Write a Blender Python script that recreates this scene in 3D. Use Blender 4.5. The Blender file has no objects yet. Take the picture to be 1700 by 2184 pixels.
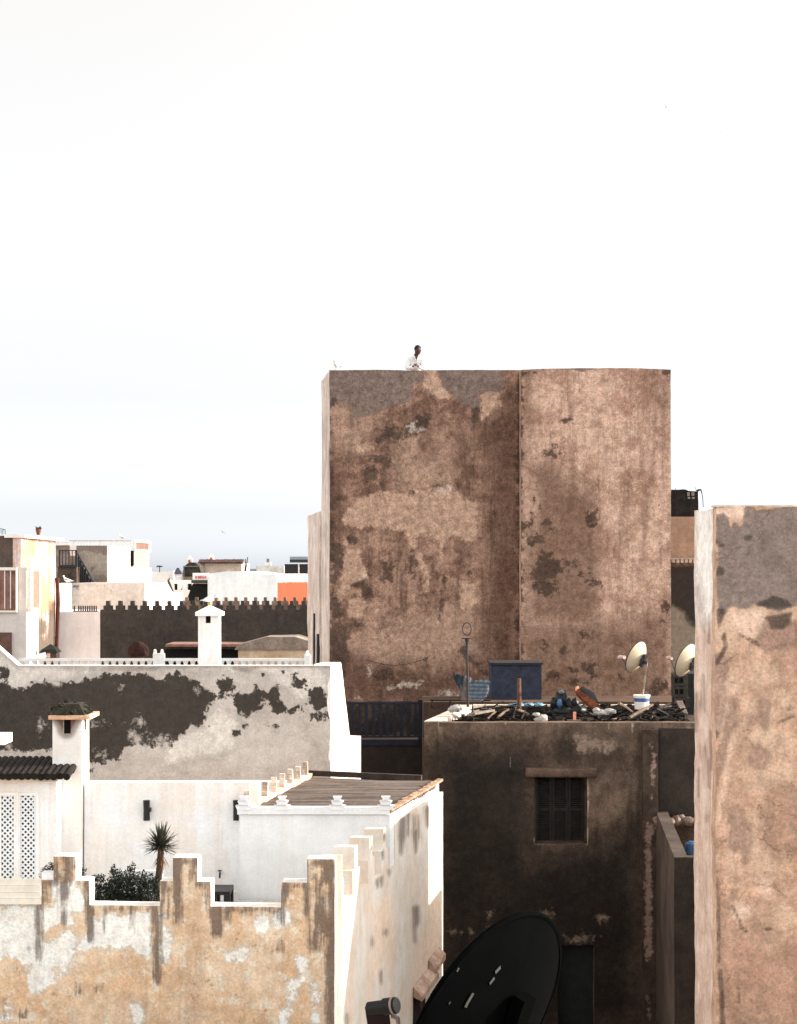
import bpy, bmesh, math, random
import numpy as np
from mathutils import Vector, Matrix, noise

R = math.radians
random.seed(7)
# ---------------------------------------------------------------- camera, sky, sun
F, CX, CY, H = 3600.0, 850.0, 1225.0, 12.0     # focal length, principal column, horizon row (1700 x 2184 layout), eye height
scene = bpy.context.scene
cam_data = bpy.data.cameras.new('camera')
cam = bpy.data.objects.new('camera', cam_data)
scene.collection.objects.link(cam)
cam.location = (0, 0, H)
cam.rotation_euler = (R(90), 0, 0)
cam_data.sensor_fit = 'VERTICAL'
cam_data.sensor_height = 24
cam_data.lens = 24 * F / 2184
cam_data.shift_y = (CY - 1092) / 2184
cam_data.clip_end = 9000
scene.camera = cam

SUN_AZ, SUN_EL = 80.0, 19.0          # azimuth from +Y towards +X
world = bpy.data.worlds.new('World')
scene.world = world
world.use_nodes = True
wn = world.node_tree
sky = wn.nodes.new('ShaderNodeTexSky')
sky.sky_type = 'NISHITA'
sky.sun_disc = False
sky.sun_elevation = R(SUN_EL)
sky.sun_rotation = R(SUN_AZ)
sky.air_density = 1.0
sky.dust_density = 1.1
sky.ozone_density = 1.0
hsv = wn.nodes.new('ShaderNodeHueSaturation')
hsv.inputs['Saturation'].default_value = 0.14
wn.links.new(sky.outputs[0], hsv.inputs['Color'])
bg = wn.nodes['Background']
bg.inputs['Strength'].default_value = 0.15
# hazy seaside sky: cool and even near the horizon, brightest behind the viewpoint
tc = wn.nodes.new('ShaderNodeTexCoord'); sep = wn.nodes.new('ShaderNodeSeparateXYZ'); wn.links.new(tc.outputs['Generated'], sep.inputs[0])
ramp = wn.nodes.new('ShaderNodeValToRGB'); wn.links.new(sep.outputs['Z'], ramp.inputs[0])
stops = [(0, (1.14, 1.22, 1.36)), (.034, (.90, .93, .99)), (.07, (.91, .92, .95)), (.13, (.92, .90, .92)), (.32, (1.17, 1.12, 1.06)), (1, (1.2, 1.16, 1.09))]
while len(ramp.color_ramp.elements) < len(stops): ramp.color_ramp.elements.new(.5)
for e, (p_, c_) in zip(ramp.color_ramp.elements, stops): e.position = p_; e.color = tuple(v / 2 for v in c_) + (1,)
az = wn.nodes.new('ShaderNodeMapRange'); az.interpolation_type = 'SMOOTHSTEP'
for k_, v_ in (('From Min', -.3), ('From Max', 1.0), ('To Min', 2.7), ('To Max', 1.52)): az.inputs[k_].default_value = v_
wn.links.new(sep.outputs['Y'], az.inputs['Value'])
m1 = wn.nodes.new('ShaderNodeMix'); m1.data_type = 'RGBA'; m1.blend_type = 'MULTIPLY'; m1.inputs[0].default_value = 1
wn.links.new(hsv.outputs[0], m1.inputs[6]); wn.links.new(ramp.outputs[0], m1.inputs[7])
m2 = wn.nodes.new('ShaderNodeVectorMath'); m2.operation = 'SCALE'
wn.links.new(m1.outputs[2], m2.inputs[0]); wn.links.new(az.outputs[0], m2.inputs['Scale'])
wn.links.new(m2.outputs[0], bg.inputs['Color'])

sd = bpy.data.lights.new('sun', 'SUN')
sd.energy = 4.2
sd.angle = R(0.5)
sd.color = (1.0, 0.88, 0.76)
sun = bpy.data.objects.new('sun', sd)
scene.collection.objects.link(sun)
SV = Vector((math.sin(R(SUN_AZ)) * math.cos(R(SUN_EL)), math.cos(R(SUN_AZ)) * math.cos(R(SUN_EL)), math.sin(R(SUN_EL))))
sun.rotation_euler = SV.to_track_quat('Z', 'Y').to_euler()
sun.location = SV * 200

scene.view_settings.view_transform = 'Standard'
scene.view_settings.look = 'None'
scene.view_settings.gamma = 1
scene.view_settings.exposure = 1.27
scene.render.resolution_x, scene.render.resolution_y = 797, 1024
scene.cycles.max_bounces = 6

# ---------------------------------------------------------------- small tools
def P(x, y, d):
    return Vector(((x - CX) * d / F, d, H - (y - CY) * d / F))
def Zy(y, d):
    return H - (y - CY) * d / F
def lin(c):
    c /= 255.0
    return c / 12.92 if c <= 0.04045 else ((c + 0.055) / 1.055) ** 2.4
def A(r, g, b, k=0.9):
    return (min(.86, lin(r) / k), min(.86, lin(g) / k), min(.86, lin(b) / k), 1.0)

class Ln:
    """a plan line between two picture columns at given distances"""
    def __init__(s, xa, da, xb, db):
        s.a = Vector(((xa - CX) * da / F, da)); s.b = Vector(((xb - CX) * db / F, db))
        s.L = (s.b - s.a).length; s.t = (s.b - s.a) / s.L
    def u(s, x):
        k = (x - CX) / F
        return (k * s.a.y - s.a.x) / (s.t.x - k * s.t.y)
    def d(s, x):
        return s.a.y + s.u(x) * s.t.y
    def z(s, x, y):
        return Zy(y, s.d(x))
    def pt(s, u, z):
        q = s.a + s.t * u
        return Vector((q.x, q.y, z))
    def at(s, x, y):
        return s.pt(s.u(x), s.z(x, y))
    def off(s, back, dx=0.0):
        n = Ln.__new__(Ln)
        nv = Vector((-s.t.y, s.t.x))
        if nv.y < 0 and abs(s.t.x) > abs(s.t.y): nv = -nv
        n.a = s.a + nv * back + s.t * dx; n.b = s.b + nv * back - s.t * dx
        n.L = (n.b - n.a).length; n.t = (n.b - n.a) / n.L
        return n
def LnW(ax, ay, bx, by):
    n = Ln.__new__(Ln)
    n.a = Vector((ax, ay)); n.b = Vector((bx, by)); n.L = (n.b - n.a).length; n.t = (n.b - n.a) / n.L
    return n

COL = scene.collection
def tag(o, label=None, cat=None, group=None, kind=None):
    if label: o['label'] = label
    if cat: o['category'] = cat
    if group: o['group'] = group
    if kind: o['kind'] = kind
    return o
def thing(name, label, cat, loc, group=None):
    o = bpy.data.objects.new(name, None); COL.objects.link(o)
    o.location = loc; o.empty_display_size = .2
    tag(o, label, cat, group)
    return o
def root_loc(parent):
    v = Vector((0, 0, 0))
    while parent is not None:
        v += parent.location; parent = parent.parent
    return v
def mesh_obj(name, verts, faces, mat, parent=None, loc=None, smooth=False, label=None, cat=None, kind=None, group=None):
    """verts are world coordinates"""
    me = bpy.data.meshes.new(name)
    if parent is not None:
        base = root_loc(parent); off = Vector((0, 0, 0))
    else:
        base = Vector(loc) if loc is not None else Vector((0, 0, 0)); off = base
    me.from_pydata([tuple(Vector(v) - base) for v in verts], [], faces)
    me.materials.append(mat)
    if smooth:
        me.polygons.foreach_set('use_smooth', [True] * len(me.polygons))
    me.update()
    o = bpy.data.objects.new(name, me); COL.objects.link(o)
    if parent is not None:
        o.parent = parent
    else:
        o.location = base
    tag(o, label, cat, group, kind)
    return o
def fix_normals(o):
    bm = bmesh.new(); bm.from_mesh(o.data)
    bmesh.ops.recalc_face_normals(bm, faces=bm.faces); bm.to_mesh(o.data); bm.free()
    return o

class MB:
    """collects boxes, tubes, lofts as one mesh, in world coordinates"""
    def __init__(s): s.v = []; s.f = []
    def add(s, vs, fs):
        n = len(s.v); s.v += [Vector(v) for v in vs]; s.f += [tuple(i + n for i in f) for f in fs]
        return s
    def box(s, x0, x1, y0, y1, z0, z1):
        return s.add([(x0, y0, z0), (x1, y0, z0), (x1, y1, z0), (x0, y1, z0), (x0, y0, z1), (x1, y0, z1), (x1, y1, z1), (x0, y1, z1)],
                     [(0, 3, 2, 1), (4, 5, 6, 7), (0, 1, 5, 4), (1, 2, 6, 5), (2, 3, 7, 6), (3, 0, 4, 7)])
    def hexa(s, p):
        return s.add(p, [(0, 3, 2, 1), (4, 5, 6, 7), (0, 1, 5, 4), (1, 2, 6, 5), (2, 3, 7, 6), (3, 0, 4, 7)])
    def pbox(s, x0, x1, ytop, ybot, d, dep):
        """box whose front face covers the given columns and rows at distance d"""
        a = P(x0, ytop, d); b = P(x1, ybot, d)
        return s.box(a.x, b.x, d, d + dep, b.z, a.z)
    def tube(s, pts, r, n=8, cap=True):
        pts = [Vector(p) for p in pts]
        rs = r if isinstance(r, (list, tuple)) else [r] * len(pts)
        base = len(s.v); up = Vector((0, 0, 1))
        for i, p in enumerate(pts):
            t = (pts[min(i + 1, len(pts) - 1)] - pts[max(i - 1, 0)]).normalized()
            a = t.cross(up)
            if a.length < 1e-3: a = t.cross(Vector((1, 0, 0)))
            a.normalize(); b = t.cross(a)
            for k in range(n):
                th = 2 * math.pi * k / n
                s.v.append(p + a * math.cos(th) * rs[i] + b * math.sin(th) * rs[i])
        for i in range(len(pts) - 1):
            for k in range(n):
                k2 = (k + 1) % n
                s.f.append((base + i * n + k, base + i * n + k2, base + (i + 1) * n + k2, base + (i + 1) * n + k))
        if cap:
            s.f.append(tuple(base + k for k in range(n))[::-1])
            s.f.append(tuple(base + (len(pts) - 1) * n + k for k in range(n)))
        return s
    def beam(s, a, b, w, h):
        a = Vector(a); b = Vector(b); t = (b - a).normalized()
        u = t.cross(Vector((0, 0, 1)))
        if u.length < 1e-3: u = Vector((1, 0, 0))
        u.normalize(); v = u.cross(t).normalized()
        u *= w / 2; v *= h / 2
        return s.hexa([a - u - v, a + u - v, b + u - v, b - u - v, a - u + v, a + u + v, b + u + v, b - u + v])
    def ell(s, c, rx, ry, rz, nu=14, nv=8, jit=0.0, mat=None):
        c = Vector(c); base = len(s.v)
        for j in range(nv + 1):
            ph = math.pi * j / nv
            for i in range(nu):
                th = 2 * math.pi * i / nu
                v = Vector((math.sin(ph) * math.cos(th), math.sin(ph) * math.sin(th), math.cos(ph)))
                if jit: v *= 1 + jit * noise.noise(v * 2.3 + c)
                v = Vector((v.x * rx, v.y * ry, v.z * rz))
                if mat is not None: v = mat @ v
                s.v.append(c + v)
        for j in range(nv):
            for i in range(nu):
                i2 = (i + 1) % nu
                s.f.append((base + j * nu + i, base + (j + 1) * nu + i, base + (j + 1) * nu + i2, base + j * nu + i2))
        return s
    def build(s, name, mat, parent=None, loc=None, smooth=False, fix=True, **k):
        if parent is None and loc is None and s.v:
            xs = [v.x for v in s.v]; ys = [v.y for v in s.v]
            loc = ((min(xs) + max(xs)) / 2, (min(ys) + max(ys)) / 2, min(v.z for v in s.v))
        o = mesh_obj(name, s.v, s.f, mat, parent, loc, smooth, **k)
        return fix_normals(o) if fix else o

# ---------------------------------------------------------------- stain fields
def sd_poly(px, py, pts):
    n = len(pts); dmin = np.full(px.shape, 1e9); ins = np.zeros(px.shape, bool)
    for i in range(n):
        x0, y0 = pts[i]; x1, y1 = pts[(i + 1) % n]
        ex, ey = x1 - x0, y1 - y0; wx, wy = px - x0, py - y0
        t = np.clip((wx * ex + wy * ey) / (ex * ex + ey * ey + 1e-9), 0, 1)
        dmin = np.minimum(dmin, (wx - ex * t) ** 2 + (wy - ey * t) ** 2)
        c = ((y0 > py) != (y1 > py)) & (px < (x1 - x0) * (py - y0) / (y1 - y0 + 1e-12) + x0)
        ins ^= c
    d = np.sqrt(dmin)
    return np.where(ins, d, -d)
def sd_shape(px, py, sh):
    if sh[0] == 'p': return sd_poly(px, py, sh[1])
    if sh[0] == 'e':
        _, cx, cy, rx, ry = sh
        return (1 - np.sqrt(((px - cx) / rx) ** 2 + ((py - cy) / ry) ** 2)) * min(rx, ry)
    if sh[0] == 'c':
        _, x0, y0, x1, y1, r0, r1 = sh
        ex, ey = x1 - x0, y1 - y0
        t = np.clip(((px - x0) * ex + (py - y0) * ey) / (ex * ex + ey * ey + 1e-9), 0, 1)
        return r0 + (r1 - r0) * t - np.hypot(px - x0 - ex * t, py - y0 - ey * t)
def cv(ox, oy, s):
    """converter of outline points read off an enlarged crop"""
    def f(sh):
        if sh[0] == 'p': return ('p', [(ox + s * x, oy + s * y) for x, y in sh[1]])
        if sh[0] == 'e': return ('e', ox + s * sh[1], oy + s * sh[2], s * sh[3], s * sh[4])
        return ('c', ox + s * sh[1], oy + s * sh[2], ox + s * sh[3], oy + s * sh[4], s * sh[5], s * sh[6])
    return f
def pin_fields(me, co, fields, sel=None):
    """stains are pinned to the wall's own vertices"""
    d = co[:, 1]; px = CX + co[:, 0] * F / d; py = CY + (H - co[:, 2]) * F / d
    for c, shapes in enumerate(fields):
        v = np.full(len(co), -3.0)
        for sh in shapes:
            v = np.maximum(v, sd_shape(px, py, sh) * d / F)
        if sel is not None: v[~sel] = -3.0
        at = me.attributes.new('s%d' % c, 'FLOAT', 'POINT')
        at.data.foreach_set('value', np.clip(v, -3, 3).astype(np.float32))

def slab(name, mat, FL, BL, z0, z1, parent=None, xs=(), zs=(), keep=None, cell=.5, cz=None, layers=1, rough=0.0,
         topf=None, fields=None, fall=False, loc=None, drop_back=False, **kw):
    """wall or block between a front plan line and a back plan line; cells outside keep() are left open"""
    cz = cz or cell
    def split(lo, hi, br, c):
        b = sorted(set([lo, hi] + [x for x in br if lo < x < hi])); out = []
        for p, q in zip(b[:-1], b[1:]):
            n = max(1, int(round((q - p) / c)))
            out += [p + (q - p) * i / n for i in range(n)]
        return out + [b[-1]]
    U = split(0.0, FL.L, xs, cell); Z = split(z0, z1, zs, cz)
    nu, nz = len(U) - 1, len(Z) - 1
    C = [[keep is None or keep((U[i] + U[i + 1]) / 2, (Z[j] + Z[j + 1]) / 2) for j in range(nz)] for i in range(nu)]
    idx = {}; vs = []; kk = []
    def V(i, j, k):
        key = (i, j, k)
        if key not in idx:
            t = U[i] / FL.L; z = Z[j]
            if topf: z = z0 + (z - z0) * (topf(U[i]) - z0) / (z1 - z0)
            a = FL.a + (FL.b - FL.a) * t; b = BL.a + (BL.b - BL.a) * t
            q = a + (b - a) * (k / layers)
            p = Vector((q.x, q.y, z))
            if rough:
                nv = noise.noise_vector(p * 1.3) * rough + noise.noise_vector(p * 5.0) * rough * .4
                p += nv
            idx[key] = len(vs); vs.append(p); kk.append(k)
        return idx[key]
    fs = []
    K = layers
    for i in range(nu):
        for j in range(nz):
            if not C[i][j]: continue
            fs.append((V(i, j, 0), V(i + 1, j, 0), V(i + 1, j + 1, 0), V(i, j + 1, 0)))
            if not drop_back:
                fs.append((V(i, j, K), V(i, j + 1, K), V(i + 1, j + 1, K), V(i + 1, j, K)))
            for k in range(K):
                if i == 0 or not C[i - 1][j]: fs.append((V(i, j, k), V(i, j + 1, k), V(i, j + 1, k + 1), V(i, j, k + 1)))
                if i == nu - 1 or not C[i + 1][j]: fs.append((V(i + 1, j, k), V(i + 1, j, k + 1), V(i + 1, j + 1, k + 1), V(i + 1, j + 1, k)))
                if j == 0 or not C[i][j - 1]: fs.append((V(i, j, k), V(i, j, k + 1), V(i + 1, j, k + 1), V(i + 1, j, k)))
                if j == nz - 1 or not C[i][j + 1]: fs.append((V(i, j + 1, k), V(i + 1, j + 1, k), V(i + 1, j + 1, k + 1), V(i, j + 1, k + 1)))
    if parent is None and loc is None:
        loc = ((FL.a.x + FL.b.x) / 2, (FL.a.y + FL.b.y) / 2, z0)
    o = mesh_obj(name, vs, fs, mat, parent, loc, **kw)
    if fields:
        co = np.array([tuple(v) for v in vs]); k = np.array(kk)
        pin_fields(o.data, co, fields, None if fall else (k == 0))
    return fix_normals(o)

# ---------------------------------------------------------------- materials
class NG:
    def __init__(s, name):
        s.m = bpy.data.materials.new(name); s.m.use_nodes = True
        s.t = s.m.node_tree; s.b = s.t.nodes['Principled BSDF']
        s.b.inputs['Specular IOR Level'].default_value = 0.15
    def n(s, typ, **kw):
        x = s.t.nodes.new(typ)
        for k, v in kw.items():
            if k in x.inputs.keys() if hasattr(x.inputs, 'keys') else False: s.set(x.inputs[k], v)
            else: setattr(x, k, v)
        return x
    def set(s, inp, v):
        if isinstance(v, bpy.types.NodeSocket): s.t.links.new(v, inp)
        else: inp.default_value = v
    def pos(s, sc=(1, 1, 1), obj=False):
        if obj: g = s.t.nodes.new('ShaderNodeTexCoord').outputs['Object']
        else: g = s.t.nodes.new('ShaderNodeNewGeometry').outputs['Position']
        m = s.t.nodes.new('ShaderNodeMapping'); m.inputs['Scale'].default_value = sc
        s.t.links.new(g, m.inputs['Vector']); return m.outputs[0]
    def noise(s, vec, scale, detail=6, rough=.6, dist=0.0):
        x = s.t.nodes.new('ShaderNodeTexNoise'); x.inputs['Scale'].default_value = scale
        x.inputs['Detail'].default_value = detail; x.inputs['Roughness'].default_value = rough
        x.inputs['Distortion'].default_value = dist
        s.t.links.new(vec, x.inputs['Vector']); return x.outputs['Fac']
    def math(s, op, a, b=0.0, c=None):
        x = s.t.nodes.new('ShaderNodeMath'); x.operation = op
        s.set(x.inputs[0], a); s.set(x.inputs[1], b)
        if c is not None: s.set(x.inputs[2], c)
        return x.outputs[0]
    def step(s, v, lo, hi, a=0.0, b=1.0):
        x = s.t.nodes.new('ShaderNodeMapRange'); x.interpolation_type = 'SMOOTHSTEP'
        s.set(x.inputs['Value'], v); x.inputs['From Min'].default_value = lo; x.inputs['From Max'].default_value = hi
        x.inputs['To Min'].default_value = a; x.inputs['To Max'].default_value = b
        return x.outputs[0]
    def mix(s, f, a, b, mode='MIX'):
        x = s.t.nodes.new('ShaderNodeMix'); x.data_type = 'RGBA'; x.blend_type = mode
        s.set(x.inputs[0], f); s.set(x.inputs[6], a); s.set(x.inputs[7], b)
        return x.outputs[2]
    def attr(s, n):
        x = s.t.nodes.new('ShaderNodeAttribute'); x.attribute_name = n; return x.outputs['Fac']
    def bump(s, h, strength, dist=.02):
        x = s.t.nodes.new('ShaderNodeBump'); x.inputs['Strength'].default_value = strength
        x.inputs['Distance'].default_value = dist
        s.set(x.inputs['Height'], h); s.t.links.new(x.outputs[0], s.b.inputs['Normal'])
    def out(s, col, rough=.9):
        s.set(s.b.inputs['Base Color'], col); s.b.inputs['Roughness'].default_value = rough
        return s.m

def plaster(name, base, var, nscale=.6, streak=None, sk_amt=.5, speck=None, grain=.22, masks=(), bump=.5, lo=.38, hi=.62, third=None, sunlit_edge_col=None):
    """weathered lime plaster: broad clouds, rain streaks, specks, and pinned stains"""
    g = NG(name); p = g.pos()
    n1 = g.noise(p, nscale, 9, .68)
    c = g.mix(g.step(n1, lo, hi), base, var)
    if third:
        c = g.mix(g.step(g.noise(p, nscale * 2.7, 6, .7, .4), .5, .66, 0, .8), c, third)
    ps = g.pos((1, 1, .09))
    n2 = g.noise(ps, 2.6, 7, .7)
    if streak:
        c = g.mix(g.math('MULTIPLY', g.step(n2, .48, .68), sk_amt), c, streak)
    n3 = g.noise(p, 7.5, 6, .75)
    if streak:
        c = g.mix(g.math('MULTIPLY', g.step(g.noise(g.pos((1, 1, .06)), 9, 5, .7), .54, .68), sk_amt * .55), c, streak)
    if speck:
        c = g.mix(g.step(n3, .60, .68, 0, .75), c, speck)
    ht = g.math('MULTIPLY', n3, .6)
    for (ch, col, kind, sc, amp, soft, op, *bias) in masks:
        nn = g.noise(ps if kind == 's' else p, sc, 8, .68)
        v = g.math('ADD', g.math('ADD', g.attr('s%d' % ch), bias[0] if bias else 0.0), g.math('MULTIPLY', g.math('SUBTRACT', nn, .5), amp))
        v = g.math('ADD', v, g.math('MULTIPLY', g.math('SUBTRACT', n3, .5), amp * .45))
        f = g.step(v, -soft, soft, 0, op)
        c2 = g.mix(g.step(n3, .35, .65), col, tuple(min(1, x * 1.3) for x in col[:3]) + (1,))
        c = g.mix(f, c, c2)
        if op > .6 and kind == 'p':      # the broken lip of a plaster layer
            c = g.mix(g.step(g.math('ABSOLUTE', v), soft * .1, soft * .35 + .012, .24, 0), c, tuple(x * .35 for x in col[:3]) + (1,))
        ht = g.math('SUBTRACT', ht, g.math('MULTIPLY', f, .3))
    if bump >= .6:      # hairline cracks
        vr = g.t.nodes.new('ShaderNodeTexVoronoi'); vr.feature = 'DISTANCE_TO_EDGE'; vr.inputs['Scale'].default_value = 1.1
        wv = g.t.nodes.new('ShaderNodeVectorMath'); wv.operation = 'ADD'; nt = g.t.nodes.new('ShaderNodeTexNoise'); nt.inputs['Scale'].default_value = 3.0; nt.inputs['Detail'].default_value = 5
        g.t.links.new(p, nt.inputs['Vector']); sc_ = g.t.nodes.new('ShaderNodeVectorMath'); sc_.operation = 'SCALE'; sc_.inputs['Scale'].default_value = .55
        g.t.links.new(nt.outputs['Color'], sc_.inputs[0]); g.t.links.new(p, wv.inputs[0]); g.t.links.new(sc_.outputs[0], wv.inputs[1]); g.t.links.new(wv.outputs[0], vr.inputs['Vector'])
        cr = g.math('MULTIPLY', g.step(vr.outputs['Distance'], .003, .013, .30, 0), g.step(n1, .50, .60))
        c = g.mix(cr, c, tuple(x * .30 for x in base[:3]) + (1,)); ht = g.math('SUBTRACT', ht, cr)
    if sunlit_edge_col:      # sunlit tops and returns: their brightness painted in by face direction
        sp = g.t.nodes.new('ShaderNodeSeparateXYZ'); gg = g.t.nodes.new('ShaderNodeNewGeometry'); g.t.links.new(gg.outputs['True Normal'], sp.inputs[0])
        c = g.mix(g.step(sp.outputs['Y'], -.75, -.45, 0, .9), c, sunlit_edge_col)
    gr = g.noise(p, 28, 3, .8)
    c = g.mix(1.0, c, g.step(gr, .25, .75, 1 - grain, 1 + grain), 'MULTIPLY')
    c = g.mix(1.0, c, g.step(n2, .3, .7, .94, 1.05), 'MULTIPLY')
    c = g.mix(1.0, c, g.step(g.noise(p, 5.5, 9, .82), .32, .68, 1 - grain * 1.1, 1 + grain * .9), 'MULTIPLY')
    g.bump(g.math('ADD', ht, g.math('MULTIPLY', gr, .25)), bump, .03)
    return g.out(c, .92)
def plain(name, col, rough=.6, var=.25, sc=6.0, metal=0.0, obj=False, bump=.15, spec=.3, zs=1.0):
    g = NG(name); p = g.pos((1, 1, zs), obj=obj)
    n = g.noise(p, sc, 6, .65)
    c = g.mix(g.step(n, .3, .7), tuple(x * (1 - var) for x in col[:3]) + (1,), tuple(min(.9, x * (1 + var)) for x in col[:3]) + (1,))
    g.b.inputs['Metallic'].default_value = metal; g.b.inputs['Specular IOR Level'].default_value = spec
    if bump: g.bump(n, bump, .01)
    return g.out(c, rough)
# ---------------------------------------------------------------- palette
DARK = (.012, .012, .013, 1)
M = {}
M['white'] = plaster('white_plaster', A(240, 237, 231), A(228, 222, 214), .8, A(200, 182, 166), .42, None, .06, bump=.3)
M['white_bright'] = plaster('fresh_white_plaster', A(226, 227, 227), A(216, 217, 217), .8, A(196, 190, 182), .3, None, .05, bump=.25)
M['floor'] = plaster('terrace_screed', A(205, 203, 198), A(180, 174, 166), 1.2, None, 0, A(120, 112, 104), .1)
M['lit_white'] = plaster('sunny_white_plaster', A(236, 232, 226), A(222, 206, 190), .9, A(206, 170, 140), .5, None, .08, bump=.3)
M['ground'] = plaster('dusty_ground', A(120, 105, 92), A(95, 84, 74), .2, None, 0, None, .2)
M['dark_metal'] = plain('dark_metal', A(38, 38, 40), .5, .3, 8, 0.0)
M['black'] = plain('black_paint', A(26, 27, 28), .45, .3, 10)
M['soot'] = plain('soot', (.008, .008, .008, 1), .95, .2, 9, bump=0)  # flue soot and hut roof; also paints the shade inside openings and rooms
M['wood_dark'] = plain('dark_wood', A(52, 42, 36), .8, .45, 5, zs=1)
M['rust'] = plain('rusty_brown_metal', A(88, 56, 42), .7, .5, 12)
M['blue_rail'] = plain('navy_paint', A(26, 29, 38), .6, .35, 7)
M['blue_box'] = plain('navy_sheet', A(40, 44, 58), .8, .4, 5)
M['blue_bright'] = plain('blue_plastic', A(60, 92, 132), .45, .3, 8)
M['blue_pale'] = plain('pale_blue_plastic', A(100, 132, 148), .5, .4, 9)
M['cloth_grey'] = plain('grey_cloth', A(108, 112, 118), .95, .35, 8)
M['cream'] = plain('cream_paint', A(226, 216, 200), .6, .12, 4)
M['bark'] = plain('fibrous_bark', A(70, 54, 42), .95, .5, 14, zs=.3)
M['gull_white'] = plain('white_feathers', (.82, .82, .80, 1), .9, .05, 20, bump=0)
M['gull_grey'] = plain('grey_feathers', A(150, 152, 156), .9, .1, 20, bump=0)
M['gull_bill'] = plain('yellow_bill', (.65, .38, .08, 1), .6, .1, 20, bump=0)
M['moss'] = plain('mossy_clay', A(52, 50, 34, 2.4), .95, .6, 9, bump=.6)
M['leaf'] = plain('dark_leaf', (.009, .014, .009, 1), .7, .6, 5, bump=0)
M['yucca'] = plain('yucca_leaf', (.034, .032, .020, 1), .6, .6, 7, bump=0)
M['yucca_dry'] = plain('dry_yucca_leaf', (.16, .085, .045, 1), .8, .4, 7, bump=0)
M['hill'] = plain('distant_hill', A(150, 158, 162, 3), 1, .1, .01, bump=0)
M['clay'] = plain('clay_pot', A(104, 60, 48), .8, .3, 9)
M['brown_dark'] = plaster('dark_brown_render', A(84, 68, 56), A(58, 48, 42), .7, A(44, 38, 35), .6, A(40, 34, 32), .3)

# ---------------------------------------------------------------- ground and hill
mb = MB(); N = 24
vs = []; fs = []
for j in range(N + 1):
    for i in range(N + 1):
        x = (i / N - .5); y = (j / N)
        X = math.copysign(abs(2 * x) ** 3, x) * 5000; Y = -60 + y ** 3 * 7000
        vs.append((X, Y, 0))
for j in range(N):
    for i in range(N):
        a = j * (N + 1) + i; fs.append((a, a + 1, a + N + 2, a + N + 1))
g = mesh_obj('ground', vs, fs, M['ground'], kind='structure')
vs = []; fs = []
n = 40
for i in range(n + 1):
    t = i / n
    x = P(430 + t * 420, 1225, 1500).x
    h = 6.8 * math.sin(math.pi * t) ** .7 + 1.2 * noise.noise(Vector((t * 6, 0, 0))) if 0 < t < 1 else 0
    vs += [(x, 1440, 0), (x, 1500, H + max(h, 0) * (1 if h > 0 else 1)), (x, 1640, H * .8), (x, 1700, 0)]
for i in range(n):
    for k in range(3): fs.append((i * 4 + k, i * 4 + 4 + k, i * 4 + 5 + k, i * 4 + 1 + k))
mesh_obj('hill', vs, fs, M['hill'], kind='structure', smooth=True)

# ================================================================ A. terrace house in front, left
c5 = cv(0, 1679.3, .2352); c6 = cv(373.2, 1626, .2553); cs = cv(639.7, 1642, .188)
TH = thing('terrace_house', 'white house with a peeling tan stepped parapet and board-roofed block, bottom left', 'house', (-3, 24, 0))
zlow, zmid, ztop = H - 4.345, H - 4.02, H - 3.71
FA = Ln(-60, 22.24, 714.5, 22.0)
pale = [c5(s) for s in [
    ('p', [(-300, 1090), (320, 1085), (375, 1300), (420, 1560), (330, 1620), (280, 1600), (200, 1590), (130, 1500), (60, 1500), (-60, 1580), (-300, 1600)]),
    ('p', [(385, 1400), (480, 1375), (600, 1315), (660, 1340), (682, 1420), (660, 1560), (620, 1680), (560, 1700), (556, 1645), (490, 1640), (500, 1720), (430, 1780), (330, 1850), (290, 1860), (260, 1740), (290, 1620), (380, 1600)]),
    ('p', [(390, 1100), (520, 1050), (640, 1130), (680, 1230), (560, 1230), (430, 1290), (385, 1300)]),
    ('p', [(850, 1190), (1340, 1150), (1350, 1560), (1280, 1520), (1190, 1420), (1030, 1430), (840, 1440), (740, 1440), (800, 1380)]),
    ('p', [(470, 870), (700, 860), (760, 1000), (740, 1080), (600, 1100), (470, 1000)]), ('c', 40, 2090, 60, 2000, 30, 30), ('e', 1240, 2020, 60, 90), ('e', 1500, 1380, 60, 180)]]
pale += [c6(s) for s in [('c', 985, 1940, 1010, 1850, 14, 14), ('c', 1010, 1850, 1075, 1815, 14, 14), ('c', 1075, 1815, 1140, 1850, 14, 14), ('c', 1140, 1850, 1185, 1930, 14, 14),
                         ('c', 1185, 1930, 1195, 2010, 14, 12), ('c', 1195, 2010, 1160, 2150, 12, 12), ('c', 985, 1940, 930, 2060, 10, 10), ('c', 930, 2060, 905, 2150, 14, 26),
                         ('e', 520, 1600, 90, 60), ('e', 880, 1300, 70, 70), ('e', 720, 1330, 60, 70), ('e', 1060, 1690, 40, 50)]]
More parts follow.
